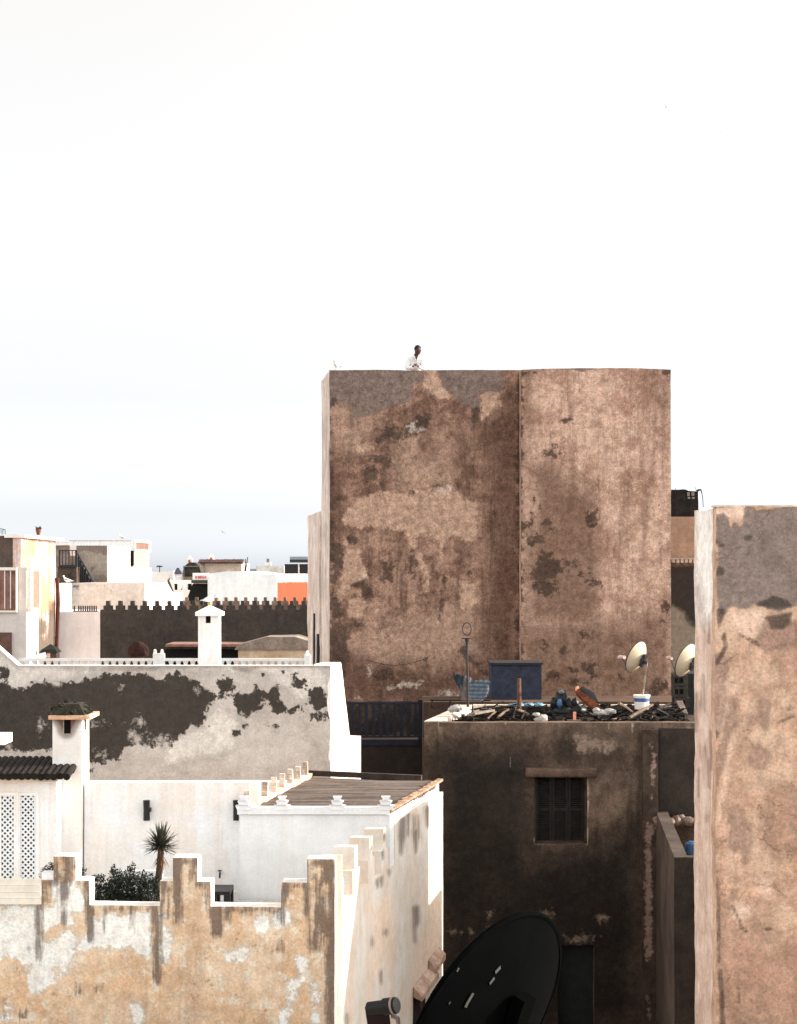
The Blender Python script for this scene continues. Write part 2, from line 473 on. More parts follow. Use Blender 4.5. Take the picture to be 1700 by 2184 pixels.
dark = [c5(s) for s in [('c', 350, 1060, 355, 1400, 24, 10), ('c', 350, 1400, 350, 1560, 10, 4), ('c', 1405, 1090, 1412, 1600, 46, 34), ('c', 1412, 1600, 1408, 1740, 34, 22), ('c', 800, 1090, 815, 1350, 30, 14), ('c', 960, 1080, 960, 1310, 16, 7),
                        ('c', 1185, 1080, 1188, 1290, 12, 5), ('c', 578, 1140, 580, 1230, 6, 4), ('c', 830, 1095, 1450, 1100, 13, 16), ('c', 385, 870, 470, 855, 16, 14), ('c', 395, 870, 385, 1040, 22, 14),
                        ('c', 500, 640, 680, 640, 24, 20), ('c', 505, 650, 515, 860, 26, 20), ('c', 640, 650, 650, 840, 30, 14), ('c', 720, 860, 800, 860, 18, 22), ('c', 775, 870, 790, 1080, 30, 22),
                        ('c', 30, 1920, 40, 1950, 26, 20), ('c', 20, 2040, 60, 2080, 18, 18), ('e', 245, 2035, 16, 20), ('e', 198, 2065, 16, 18), ('e', 905, 1825, 22, 30), ('e', 258, 1470, 12, 16), ('e', 720, 1850, 10, 18), ('e', 575, 930, 30, 80)]]
dark += [c6(s) for s in [('c', -110, 830, 180, 820, 22, 22), ('c', -90, 880, -60, 1300, 40, 12), ('c', 10, 860, 30, 1330, 46, 16), ('c', 150, 830, 150, 960, 26, 16), ('c', 205, 1015, 295, 1015, 16, 16), ('c', 290, 1020, 290, 1180, 14, 10),
                        ('c', 310, 1225, 880, 1225, 15, 14), ('c', 350, 1240, 345, 1420, 44, 22), ('c', 420, 1230, 425, 1290, 22, 14), ('c', 850, 1240, 850, 1290, 34, 24), ('c', 890, 1040, 885, 1330, 12, 6), ('c', 930, 1040, 940, 1130, 36, 14), ('c', 920, 1025, 1100, 1025, 14, 14),
                        ('c', 1120, 835, 1320, 835, 34, 30), ('c', 1290, 860, 1300, 980, 60, 60), ('c', 1115, 870, 1120, 1250, 26, 22), ('c', 1190, 1240, 1170, 1560, 56, 26), ('c', 1180, 950, 1260, 1400, 14, 50), ('c', 1310, 1000, 1325, 1700, 26, 34), ('c', 1290, 1600, 1315, 2184, 34, 30), ('c', 1270, 1950, 1290, 2184, 20, 24),
                        ('e', 850, 1560, 36, 56), ('e', 858, 1700, 12, 18), ('e', 1230, 1480, 20, 40)]]
warm = [c6(s) for s in [('p', [(960, 1960), (1060, 1840), (1130, 1880), (1170, 2000), (1120, 2140), (960, 2184), (940, 2080)])]] + [c5(('e', 570, 1505, 44, 26)), c5(('p', [(380, 1300), (520, 1240), (680, 1250), (740, 1340), (700, 1420), (640, 1330), (560, 1310), (480, 1370), (390, 1380)]))]
warm += [c5(('e', 1000, 1750, 260, 130)), c5(('e', 130, 1850, 200, 200)), c5(('e', 520, 1950, 200, 110))]
mA = plaster('peeling_tan_plaster', A(228, 202, 172), A(212, 177, 142), 2.0, A(168, 140, 116), .45, A(150, 124, 102), .16,
             masks=[(2, A(214, 176, 138), 'p', 3, .5, .25, .4), (0, (.86, .81, .72, 1), 'p', 4.5, .40, .035, .95, .02), (1, A(88, 73, 65), 's', 8.5, .42, .05, .82, .01)], bump=.5, third=A(236, 222, 204), sunlit_edge_col=(.84, .80, .75, 1))
low_x = [FA.u(v) for v in (88, 190, 341.5, 450, 600)]; top_x = [FA.u(v) for v in (114, 162, 369, 421.7, 655)]
def keepA(u, z):
    if z < zlow: return True
    if z < zmid: return low_x[0] < u < low_x[1] or low_x[2] < u < low_x[3] or u > low_x[4]
    return top_x[0] < u < top_x[1] or top_x[2] < u < top_x[3] or u > top_x[4]
slab('front_parapet_wall', mA, FA, FA.off(.30), 0, ztop, TH, low_x + top_x, [zlow, zmid, H - 7.2], keepA, .05, fields=[pale, dark, warm], rough=.006, layers=2)
# side wall, running back to the right
dirS = Vector((.2333, 1)).normalized(); KS = -.828 - .2333 * 22
def SLx(y): return KS + .2333 * y
def SY(x): return KS / ((x - CX) / F - .2333)
SA = LnW(SLx(22.31), 22.31, SLx(28.8), 28.8)
def lx(x): return SA.u(x)
zblk = H - 3.525
m_lo = [lx(v) for v in (731.9, 752.5, 767.5, 785.4, 798.6, 813.6, 827.7, 841.8)]
mi = lambda a, b, f: a + (b - a) * f
def keepS(u, z):
    if u > m_lo[7]: return z < zblk
    if z < zlow: return True
    segs = [(0, m_lo[0]), (m_lo[1], m_lo[2]), (m_lo[3], m_lo[4]), (m_lo[5], m_lo[6])]
    for k, (a, b) in enumerate(segs):
        if a < u < b:
            if z < zmid: return True
            if k == 0: return u < m_lo[0] * .45
            return mi(a, b, .25) < u < mi(a, b, .68)
    return False
xs = m_lo + [m_lo[0] * .45] + [mi(m_lo[k], m_lo[k + 1], f) for k in (1, 3, 5) for f in (.25, .68)]
sdark = [cs(s) for s in [('c', 1165, 560, 1155, 760, 34, 34), ('c', 1155, 760, 1145, 950, 30, 4), ('c', 1225, 490, 1222, 740, 16, 10), ('c', 1293, 520, 1300, 640, 14, 18), ('c', 1305, 700, 1315, 940, 34, 5), ('c', 1448, 440, 1452, 640, 30, 14),
         ('c', 1345, 520, 1348, 780, 7, 6), ('c', 1185, 410, 1183, 480, 10, 7), ('c', 1555, 190, 1558, 250, 12, 6), ('c', 1325, 1560, 1320, 1720, 22, 30), ('c', 960, 670, 955, 790, 14, 5), ('c', 805, 780, 806, 880, 16, 5), ('c', 938, 930, 940, 1000, 12, 5), ('c', 880, 1270, 885, 1330, 14, 4), ('c', 915, 1230, 915, 1310, 16, 5),
         ('c', 1010, 1140, 1010, 1190, 8, 4), ('c', 1290, 1680, 1290, 1760, 8, 8)]]
c7d = cv(719.7, 1892.5, .345)
sdark += [c7d(s) for s in [('c', 478, 130, 485, 230, 14, 14), ('e', 297, 278, 10, 14), ('c', 476, 230, 478, 340, 8, 4), ('c', 268, 520, 270, 590, 4, 3), ('e', 215, 340, 5, 14), ('c', 60, 790, 62, 840, 4, 4)]]
stan = [c7d(('p', [(640, 0), (690, 0), (690, 520), (560, 520), (470, 620), (470, 700), (420, 800), (520, 300), (600, 100)])), cs(('p', [(1460, 1100), (1545, 1270), (1650, 1190), (1660, 1760), (1440, 1760), (1420, 1400)])), c7d(('p', [(200, 120), (330, 60), (330, 250), (260, 560), (210, 560)]))]
mS = plaster('streaked_cream_plaster', A(236, 231, 222, 1.08), A(226, 214, 198, 1.08), 1.6, A(206, 172, 144), .55, None, .06,
             masks=[(1, A(214, 188, 164), 's', 4, .35, .16, .7), (0, A(104, 92, 84), 's', 7, .12, .04, .85, .01)], bump=.35)
slab('side_wall', mS, SA, LnW(SA.a.x - .28, SA.a.y, SA.b.x - .28, SA.b.y), 0, ztop, TH, xs, [zlow, zmid, zblk, H - 7.2], keepS, .06, fields=[sdark, stan], rough=.004)
# niche with a little awning low in the side wall
u0, u1 = SA.u(881), SA.u(905)
def outp(u, z, o): q = SA.pt(u, z); return Vector((q.x + .97 * o, q.y - .23 * o, q.z))
zt = SA.z(885, 2122)
m = MB(); m.hexa([outp(u0, 1, .006), outp(u1, 1, .006), outp(u1, 1, .02), outp(u0, 1, .02), outp(u0, zt, .006), outp(u1, zt, .006), outp(u1, zt, .02), outp(u0, zt, .02)])
wnd = m.build('side_window', M['soot'], TH)  # soot black paints the shade inside the window
m = MB(); um = (u0 + u1) / 2
m.hexa([outp(um - .02, 1, .02), outp(um + .03, 1, .02), outp(um + .03, 1, .05), outp(um - .02, 1, .05), outp(um - .02, zt, .02), outp(um + .03, zt, .02), outp(um + .03, zt, .05), outp(um - .02, zt, .05)])
m.build('window_mullion', M['rust'], wnd)
m = MB()
for (a, b, z, o) in ((u0 - .02, u1 + .45, zt, .15), (u1 + .3, u1 + 1.1, zt + .17, .13)):
    m.hexa([outp(a, z, .01), outp(b, z + .05, .01), outp(b, z, o), outp(a, z - .06, o), outp(a, z + .16, .01), outp(b, z + .21, .01), outp(b, z + .10, o), outp(a, z + .02, o)])
m.build('awning', plaster('pinkish_stone', A(196, 168, 150), A(160, 132, 114), 3, None, 0, A(120, 100, 90), .2), TH)

# penthouse block with board roof
PF = LnW(P(511, 0, 25.04).x, 25.04, SLx(25.04) - .006, 25.04)
PBL = P(657, 0, 29.5); PB = LnW(PBL.x, 29.4, SLx(28.75) - .06, 28.75)
slab('block_wall', M['white_bright'], PF, PB, H - 5.0, H - 3.57, TH, cell=.5)
zc0, zc1 = Zy(1737, 25), Zy(1722, 25)
m = MB(); m.box(PF.a.x - .03, PF.b.x - .005, 24.985, 25.16, zc0, zc1)
m.build('cornice', M['white_bright'], TH)
m = MB(); nb = 9
for k in range(nb):
    t0, t1 = k / nb, (k + 1) / nb - .012
    y0 = 25.17 + (29.3 - 25.17) * t0; y1 = 25.17 + (29.3 - 25.17) * t1
    def lx_(y): return PF.a.x + .04 + (PBL.x - PF.a.x) * (y - 25.04) / 4.36
    def rx_(y): return min(SLx(y), SLx(28.75) - (y - 28.75) * 4.0 if y > 28.75 else 9) - .03
    z = H - 3.555 + .010 * (k % 2)
    zz = z + .02
    m.hexa([(lx_(y0), y0, z - .04), (rx_(y0), y0, z - .04), (rx_(y1), y1, z - .04), (lx_(y1), y1, z - .04), (lx_(y0), y0, zz), (rx_(y0), y0, zz - .006), (rx_(y1), y1, zz + .012), (lx_(y1), y1, zz + .014)])
g = NG('weathered_boards'); p = g.pos((.35, 3.5, 1)); n = g.noise(p, 2.2, 9, .75)
c = g.mix(g.step(n, .35, .65), A(112, 101, 93), A(60, 53, 48)); n2 = g.noise(g.pos((1, 4, 1)), 7, 6, .7)
c = g.mix(g.step(n2, .56, .66, 0, .6), c, A(150, 132, 120)); g.bump(n2, .5, .02)
m.build('roof_boards', g.out(c, .95), TH)
m = MB(); m.beam((PBL.x - .02, 29.42, H - 3.46), (SLx(28.75) - .35, 28.95, H - 3.49), .10, .09); m.build('back_beam', M['wood_dark'], TH)
m = MB()
for k in range(26):
    y0 = 25.1 + k * .14; y1 = y0 + .1405
    dz = random.uniform(0, .02); w = random.uniform(.07, .12)
    m.hexa([(SLx(y0) - w, y0, zblk + .005), (SLx(y0) + .015, y0, zblk + .005), (SLx(y1) + .015, y1, zblk + .005), (SLx(y1) - w, y1, zblk + .005),
            (SLx(y0) - w, y0, zblk + .03 + dz), (SLx(y0) + .015, y0, zblk + .025 + dz), (SLx(y1) + .015, y1, zblk + .025 + dz), (SLx(y1) - w, y1, zblk + .03 + dz)])
m.build('edge_tiles', plain('broken_edge_tile', A(196, 160, 132, 1.6), .9, .6, 11), TH)
# kerb with little merlons on the left roof edge
KA = Vector((P(513, 0, 25.1).x, 25.1)); KB = Vector((PBL.x, 29.4))
m = MB(); m.hexa([(KA.x - .02, KA.y, H - 3.57), (KA.x + .10, KA.y, H - 3.57), (KB.x + .10, KB.y, H - 3.57), (KB.x - .02, KB.y, H - 3.57), (KA.x - .02, KA.y, H - 3.47), (KA.x + .10, KA.y, H - 3.475), (KB.x + .10, KB.y, H - 3.455), (KB.x - .02, KB.y, H - 3.45)])
m.build('roof_kerb', plaster('orange_cream_plaster', A(232, 214, 196), A(210, 160, 120), 3, None, 0, A(90, 66, 50), .1), TH)
mer = None
for k in range(8):
    t = (k + .35) / 8; c0 = KA + (KB - KA) * t
    if mer is None:
        m = MB()
        for (a, b, z0, z1) in ((0, .26, 0, .07), (.05, .21, .07, .14), (.085, .175, .14, .21)):
            m.box(c0.x - .01, c0.x + .075, c0.y + a, c0.y + b, H - 3.46 + z0, H - 3.46 + z1)
        mer = mesh_obj('roof_merlon', m.v, m.f, plaster('stained_merlon_plaster', A(216, 200, 186), A(150, 128, 112), 5, None, 0, None, .15), TH)
        mer.location = (0, 0, 0); first = c0.copy()
    else:
        o = mer.copy(); COL.objects.link(o); o.parent = TH; o.location = (c0.x - first.x, c0.y - first.y, .01 * math.sin(k * 3))
# four stepped merlons on the front cornice
def flared(cx, name='cornice_merlon'):
    out = []
    for (y, hw) in ((1727, 14), (1718, 18), (1717, 9.5), (1708, 13.5), (1707, 5.5), (1698.5, 9.5)):
        out.append((hw, y))
    pts = [P(cx + hw, y + 1, 24.97) for hw, y in out] + [P(cx - hw, y + 1, 24.97) for hw, y in reversed(out)]
    n = len(pts)
    vs = pts + [Vector((q.x, q.y + .12, q.z)) for q in pts]
    fs = []
    for (a, b, c, d) in ((0, 1, 10, 11), (2, 3, 8, 9), (4, 5, 6, 7)):
        fs += [(a, b, c, d), (a + n, d + n, c + n, b + n)]
    for i in range(n): fs.append((i, (i + 1) % n, (i + 1) % n + n, i + n))
    return mesh_obj(name, vs, fs, M['white_bright'], TH)
for cx in (520, 601.7, 719.6, 823): flared(cx)

# terrace floor and walls behind the terrace
m = MB(); m.box(-9, SLx(22.4) - .30, 22.5, 25.0, H - 5.1, H - 4.825); m.box(-9, PF.a.x - .01, 25.0, 25.9, H - 5.1, H - 4.826)
m.build('terrace_floor', M['floor'], TH)
BW = Ln(180, 25.6, 511, 25.6); BW.b.x += .3; BW = LnW(BW.a.x, 25.6, BW.b.x, 25.6)
ust = BW.u(467)
slab('terrace_back_wall', M['white'], BW, BW.off(.2), H - 5.1, BW.z(480, 1668), TH, cell=.4, rough=.004)
B2 = LnW(BW.a.x, 25.585, BW.b.x, 25.585)
slab('wall_panel', M['white'], B2, B2.off(.0148), H - 5.1, BW.z(480, 1723), TH, [ust], [BW.z(300, 1763)], lambda u, z: z < BW.z(300, 1763) or u > ust, .4)
UW = Ln(150, 30.5, 640, 30.5)
slab('upper_back_wall', M['white'], UW, UW.off(.25), 0, UW.z(400, 1668), TH, cell=.6, rough=.006)
# board panel filling the gap of the parapet at the far left
bp = []
for (ya, yb) in ((1875, 1888.5), (1889.5, 1903), (1904, 1915.5), (1916.5, 1928.5)):
    m = MB(); m.pbox(-60, 87, ya, yb, 22.12 - (yb - 1875) * .0012, .05); m.build('parapet_board', M['cream'], TH)
m = MB(); m.pbox(88.6, 113.5, 1861, 1878, 22.26, .16); m.build('coping_block', M['white'], TH)

# bench, tap, wall lamps on the terrace
b = thing('side_table', 'small black low table on the white terrace floor', 'table', P(476, 1930, 24.5) * 1.0)
b.location.z = H - 4.825; zt = Zy(1899, 24.4)
xa, xb = P(450, 0, 24.4).x, P(492, 0, 24.4).x
m = MB(); m.box(xa, xb, 24.3, 24.85, zt - .05, zt); m.build('table_top', M['black'], b)
for (x0, y0) in ((xa, 24.3), (xb - .09, 24.3), (xa, 24.77), (xb - .09, 24.77)):
    m = MB(); m.box(x0, x0 + .09, y0, y0 + .08, H - 4.822, zt - .052); m.build('leg', M['black'], b)
for i, (x0, x1, d) in enumerate(((305.5, 320, 25.5), (497, 509.5, 24.9))):
    if i == 1: d = 25.48
    l = thing('wall_lamp', ['black up-and-down tube lamp on the white wall above the spiky yucca', 'black tube lamp half hidden at the corner of the board-roofed block'][i], 'wall lamp', P((x0 + x1) / 2, 1750, d), 'black tube lamps on the white walls')
    xc = P((x0 + x1) / 2, 0, d).x; r = (x1 - x0) / 2 * d / F
    m = MB(); m.tube([(xc, d + .06 - r, Zy(1750, d)), (xc, d + .06 - r, Zy(1728, d)), (xc - .004, d + .06 - r, Zy(1707, d))], [r, r * .92, r], 14); m.build('shade', M['black'], l, smooth=False)
    m = MB(); m.box(xc + r * .3, xc + r * 1.2, d - .02, d + .1, Zy(1732, d), Zy(1724, d)); m.build('bracket', M['black'], l)
t = MB(); q = P(470, 1862, 25.6); t.tube([(q.x, 25.6, q.z), (q.x, 25.52, q.z), (q.x, 25.5, q.z - .06)], .014, 6); t.tube([(q.x, 25.52, q.z), (q.x, 25.52, q.z + .05)], .01, 6); t.tube([(q.x - .03, 25.52, q.z + .05), (q.x + .03, 25.52, q.z + .05)], .01, 6)
t.build('water_tap', M['dark_metal'], label='tiny wall tap above the black low table', cat='tap')

# ================================================================ lattice-door house and its mossy chimney
LH = thing('lattice_house', 'white house with two tall diamond-lattice shutters and a mossy tile eave', 'house', (-5.5, 26, 0))
LF = Ln(-90, 25.3, 121, 25.2)
slab('wall', M['white'], LF, LF.off(1.2), 0, Zy(1652, 25.2), LH, cell=.6, rough=.004)
for (x0, x1) in ((5, 30), (46, 77)):
    xx0, xx1 = P(x0 - 1.5, 0, 25.22).x, P(x1, 0, 25.22).x; za, zb = Zy(1697, 25.2), Zy(1955, 25.2)
    m = MB(); f = .045
    m.box(xx0 - f, xx0, 25.19, 25.235, zb, za + .05); m.box(xx1, xx1 + f, 25.19, 25.235, zb, za + .05); m.box(xx0, xx1, 25.19, 25.235, za, za + .05)
    sh = m.build('lattice_shutter', M['white'], LH)
    m = MB(); m.box(xx0, xx1, 25.222, 25.24, zb, za); m.build('shutter_opening', M['soot'], sh)  # soot black paints the shade inside the opening
    m = MB(); W = xx1 - xx0; Hh = za - zb; s = .082; hw = .013
    for dr in (1, -1):
        k = -int(W / s) - 2
        while k * s < Hh + W:
            z0 = zb + k * s; pts = []
            for (t0) in (0, W):
                zz = z0 + (t0 if dr > 0 else (W - t0))
                pts.append((xx0 + t0, zz))
            (x_a, z_a), (x_b, z_b) = pts
            lo, hi = min(z_a, z_b), max(z_a, z_b)
            if hi > zb and lo < za:
                def clipz(xa, za_, xb, zb_):
                    out = []
                    ta, tb = 0, 1
                    for lim, sg in ((zb, 1), (za, -1)):
                        fa = (za_ - lim) * sg; fb = (zb_ - lim) * sg
                        if fa < 0: ta = max(ta, fa / (fa - fb))
                        if fb < 0: tb = min(tb, fa / (fa - fb))
                    return ta, tb
                ta, tb = clipz(x_a, z_a, x_b, z_b)
                if tb > ta:
                    a_ = Vector((x_a + (x_b - x_a) * ta, 25.208 if dr > 0 else 25.214, z_a + (z_b - z_a) * ta)); b_ = Vector((x_a + (x_b - x_a) * tb, a_.y, z_a + (z_b - z_a) * tb))
                    if (b_ - a_).length > .01: m.beam(a_, b_, .006, .027)
            k += 1
    m.build('lattice', M['white_bright'], sh)
m = MB(); m.box(P(36.5, 0, 25.2).x, P(40.5, 0, 25.2).x, 25.17, 25.188, Zy(1955, 25.2), Zy(1688, 25.2)); m.build('door_stile', M['white'], LH)
m = MB()   # clay tile eave
for k in range(-2, 12):
    x = P(118, 0, 25.1).x - k * .095
    a = Vector((x, 24.98, H - 2.995 + random.uniform(-.008, .008))); b2 = Vector((x, 26.0, H - 2.84))
    m.tube([a, a + (b2 - a) * .33 + Vector((0, 0, .012)), a + (b2 - a) * .34, a + (b2 - a) * .66 + Vector((0, 0, .012)), a + (b2 - a) * .67, b2], [.056, .048, .058, .048, .058, .05], 8)
m.build('tile_eave', plain('mossy_roof_tile', A(44, 36, 29, 2.2), .95, .7, 9, bump=.8), LH, smooth=False)
m = MB(); m.box(P(-90, 0, 25.1).x, P(121, 0, 25.1).x + .02, 25.03, 25.19, H - 3.075, H - 3.03); m.build('eave_board', plain('eave_ochre', A(200, 176, 150), .9, .2), LH)
# chimney
CF = Ln(112, 25.5, 174.5, 25.5)
h0, h1 = CF.u(134), CF.u(151)
zh1, zh0 = Zy(1534.9, 25.5), Zy(1566, 25.5)
soot_f = [('c', 142.5, 1530, 142.5, 1556, 31, 17)]
mC = plaster('chimney_plaster', A(240, 236, 228), A(226, 218, 208), 1.5, None, 0, None, .06, masks=[(0, A(92, 66, 50), 'p', 4, .05, .09, .95)], bump=.2)
ch = slab('chimney', mC, CF, CF.off(.60), H - 5, Zy(1535, 25.5), LH, [h0, h1], [zh0], lambda u, z: not (h0 < u < h1 and z > zh0), .04, .04, fields=[soot_f])
m = MB(); m.box(CF.a.x + .05, CF.b.x - .05, 25.60, 26.04, Zy(1580, 25.5), Zy(1536, 25.5)); m.build('flue', M['soot'], ch)
m = MB(); m.box(CF.b.x - .01, CF.b.x + .004, 25.70, 25.84, zh0 + .04, zh1 - .002); m.build('side_vent', M['soot'], ch)
m = MB(); m.box(P(103, 0, 25.4).x, P(192, 0, 25.4).x, 25.40, 26.2, Zy(1534.8, 25.4), Zy(1526, 25.4)); cap = m.build('chimney_cap', plaster('cap_stone', A(214, 180, 152), A(190, 140, 108), 4, None, 0, None, .1), ch)
m = MB()
for k in range(70):
    a = random.uniform(-1, 1); b_ = random.uniform(-1, 1); hgt = (1 - max(abs(a), abs(b_)) ** 2.2) * .19
    x = (CF.a.x + CF.b.x) / 2 + a * .27; y = 25.8 + b_ * .36
    m.ell((x, y, Zy(1526, 25.4) + hgt * random.uniform(.5, 1)), random.uniform(.03, .07), random.uniform(.03, .07), random.uniform(.025, .05), 7, 5, .5)
m.hexa([(CF.a.x - .06, 25.42, Zy(1526, 25.4) + .002), (CF.b.x + .06, 25.42, Zy(1526, 25.4) + .002), (CF.b.x + .06, 26.18, Zy(1526, 25.4) + .002), (CF.a.x - .06, 26.18, Zy(1526, 25.4) + .002),
        (CF.a.x + .06, 25.6, Zy(1526, 25.4) + .16), (CF.b.x - .06, 25.6, Zy(1526, 25.4) + .16), (CF.b.x - .06, 26.0, Zy(1526, 25.4) + .16), (CF.a.x + .06, 26.0, Zy(1526, 25.4) + .16)])
m.build('moss', M['moss'], cap)
m = MB(); m.pbox(-60, 8, 1569, 1589, 27, .6); m.build('white_cap_slab', M['lit_white'], label='end of a white roof slab poking in at the left edge above the tile eave', cat='roof slab')

# ================================================================ B. grey stained house
c3 = cv(0, 1359.4, .2195); c4 = cv(346.5, 1386, .2509)
A3 = lambda pts: c3(('p', pts))[1]; A4 = lambda pts: c4(('p', pts))[1]
mould = [('p', A3([(-400, 430), (60, 430), (130, 490), (240, 490), (330, 430), (400, 430), (450, 420), (500, 440), (560, 460), (640, 430), (760, 430), (840, 390), (920, 390), (1000, 345), (1130, 345), (1200, 360), (1270, 310), (1300, 375), (1340, 340), (1400, 350), (1530, 400), (1600, 410)]) +
          A4([(25, 230), (60, 190), (130, 180), (200, 220), (320, 270), (400, 340), (440, 360), (470, 440), (400, 450), (380, 520), (370, 600), (340, 650), (270, 640), (200, 700), (110, 780), (70, 835), (30, 760)]) +
          A3([(1600, 1050), (1550, 1070), (1480, 1070), (1350, 1040), (1270, 1060), (1200, 1090), (1190, 1180), (1100, 1190), (1000, 1240), (930, 1230), (870, 1200), (700, 1150), (510, 1105), (200, 1110), (60, 1100), (-400, 1100)]))]
mould += [c4(s) for s in [('p', [(470, 260), (520, 225), (570, 230), (620, 290), (600, 350), (540, 370), (520, 430), (460, 400), (480, 330)]),
          ('p', [(550, 390), (650, 370), (750, 370), (790, 290), (850, 340), (870, 440), (840, 500), (760, 540), (700, 590), (640, 520), (600, 430)]),
          ('p', [(850, 350), (930, 330), (960, 285), (1000, 340), (1000, 420), (1050, 480), (1060, 545), (950, 550), (900, 460)]), ('p', [(1050, 510), (1170, 480), (1180, 520), (1100, 555)]),
          ('e', 1170, 290, 90, 45), ('e', 1115, 255, 40, 26), ('p', [(1230, 360), (1340, 300), (1390, 380), (1430, 440), (1430, 500), (1300, 515), (1240, 440)]), ('e', 1350, 565, 80, 45), ('e', 625, 700, 45, 50), ('e', 700, 660, 32, 26), ('e', 750, 650, 14, 22), ('e', 950, 645, 45, 18), ('e', 355, 660, 30, 20), ('e', 860, 200, 20, 12), ('e', 1035, 188, 16, 10), ('e', 1108, 210, 36, 12), ('c', 1425, 290, 1430, 480, 10, 12), ('e', 1160, 500, 50, 30)]]
mould += [c3(('e', 880, 1295, 34, 26)), c3(('e', 40, 350, 60, 70))]
holes = [c3(s) for s in [('e', 1310, 960, 70, 80), ('e', 1440, 980, 40, 60), ('e', 1570, 1010, 90, 60), ('e', 1350, 820, 50, 60), ('e', 1170, 500, 30, 40), ('e', 70, 1040, 30, 70), ('e', 390, 860, 40, 70), ('e', 950, 835, 90, 16), ('e', 560, 450, 60, 30), ('e', 980, 1130, 70, 50)]] + [c4(('e', 290, 330, 22, 40)), c4(('e', 40, 800, 40, 40))]
paleB = [('p', [(-60, 1360), (700, 1418), (700, 1470), (640, 1500), (560, 1440), (400, 1430), (250, 1425), (100, 1460), (30, 1480), (-60, 1440)]), c4(('p', [(0, 780), (300, 650), (460, 450), (640, 560), (700, 700), (520, 900), (0, 1000)]))]
mB = plaster('mouldy_grey_plaster', A(200, 190, 180, 1.04), A(182, 170, 160, 1.04), 1.1, A(170, 158, 148, 1.04), .3, None, .16,
             masks=[(2, A(208, 200, 190, 1.04), 'p', 2, .5, .3, .8), (0, A(58, 52, 46, 1.04), 'p', 8, .42, .02, .98, -.015), (1, A(188, 178, 168, 1.04), 'p', 7, .55, .06, .75, -.04), (3, A(120, 108, 100, 1.04), 's', 6, .12, .04, .7)], bump=.4)
edge = [('c', 40, 1424, 705, 1421, 2.5, 2.5), ('c', 0, 1391, 40, 1426, 2, 2), ('c', 130, 1424, 330, 1428, 5, 2), ('c', 500, 1422, 540, 1432, 7, 3)]
BH = thing('grey_house', 'grey flat-roofed house with a broad black mould stain and sunlit white end wall', 'house', (-5, 34, 0))
BF = Ln(-110, 32, 705.5, 32)
ztB = BF.z(300, 1421); u40 = BF.u(40)
def tfB(u): return ztB + max(0, (u40 - u)) * 35 / 40
slab('front_wall', mB, BF, BF.off(.25), 0, ztB, BH, [u40], [H - 4.2], None, .07, .07, topf=lambda u: tfB(u) + .006 * noise.noise(Vector((u * 3, 0, 0))), fields=[mould, holes, paleB, edge], rough=.006)
m = MB(); m.add([(BF.a.x, 31.98, tfB(0) + .002), (BF.pt(u40, 0).x, 31.98, ztB + .002), (BF.b.x, 31.98, ztB + .002), (BF.b.x, 32.27, ztB + .002), (BF.pt(u40, 0).x, 32.27, ztB + .002), (BF.a.x, 32.27, tfB(0) + .002),
                 (BF.a.x, 31.98, tfB(0) + .03), (BF.pt(u40, 0).x, 31.98, ztB + .012), (BF.b.x, 31.98, ztB + .012), (BF.b.x, 32.27, ztB + .012), (BF.pt(u40, 0).x, 32.27, ztB + .012), (BF.a.x, 32.27, tfB(0) + .03)],
                [(0, 1, 4, 5), (1, 2, 3, 4), (6, 11, 10, 7), (7, 10, 9, 8), (0, 6, 7, 1), (1, 7, 8, 2), (3, 9, 10, 4), (4, 10, 11, 5), (0, 5, 11, 6), (2, 8, 9, 3)])
m.build('coping', M['lit_white'], BH)
m = MB(); m.box(BF.a.x, -1.5, 32.3, 37.5, 0, H - 2.7); m.build('roof_core', M['brown_dark'], BH)
def bX(y): return BF.b.x + .2333 * (y - 32)
mW = plaster('sunlit_streaked_white', A(240, 234, 226), A(228, 206, 184), 1.2, A(214, 182, 152), .7, None, .07, bump=.4)
def buttress(name, prof, zt_near, thick=.32):
    """prof: list of (z, far distance) from the ground up"""
    m = MB(); n = len(prof); vs = []
    for (z, yn, yf) in prof:
        vs += [(bX(yn), yn, z), (bX(yf), yf, z), (bX(yf) - thick, yf + .02, z), (bX(yn) - thick, yn + .02, z)]
    fs = [(0, 3, 2, 1), tuple((n - 1) * 4 + k for k in range(4))]
    for i in range(n - 1):
        for k in range(4):
            fs.append((i * 4 + k, i * 4 + (k + 1) % 4, i * 4 + 4 + (k + 1) % 4, i * 4 + 4 + k))
    m.add(vs, fs); return m.build(name, mW, BH)
def fy(x): return (BF.b.x - .2333 * 32) / ((x - CX) / F - .2333)
prof = [(0, 32.0, 34.3), (Zy(1700, 33), 32.0, fy(755))]
for (y, x) in ((1640, 750), (1572, 745.5), (1530, 741), (1480, 735), (1440, 731), (1420, 728.5)): prof.append((Zy(y, 32.8), 32.0, fy(x)))
prof.append((Zy(1414, 32.4), 32.0, fy(727)))
buttress('end_wall', prof, 0)
m = MB(); y0, y1 = fy(744), fy(767.5); zt = Zy(1573, 33.8)
m.hexa([(bX(y0) - .1, y0, 0), (bX(y0) + .02, y0, 0), (bX(y1) + .02, y1, 0), (bX(y1) - .35, y1, 0), (bX(y0) - .1, y0, zt - .06), (bX(y0) + .02, y0, zt - .06), (bX(y1) + .02, y1, zt), (bX(y1) - .35, y1, zt + .02)])
m.build('end_wall_step', mW, BH)
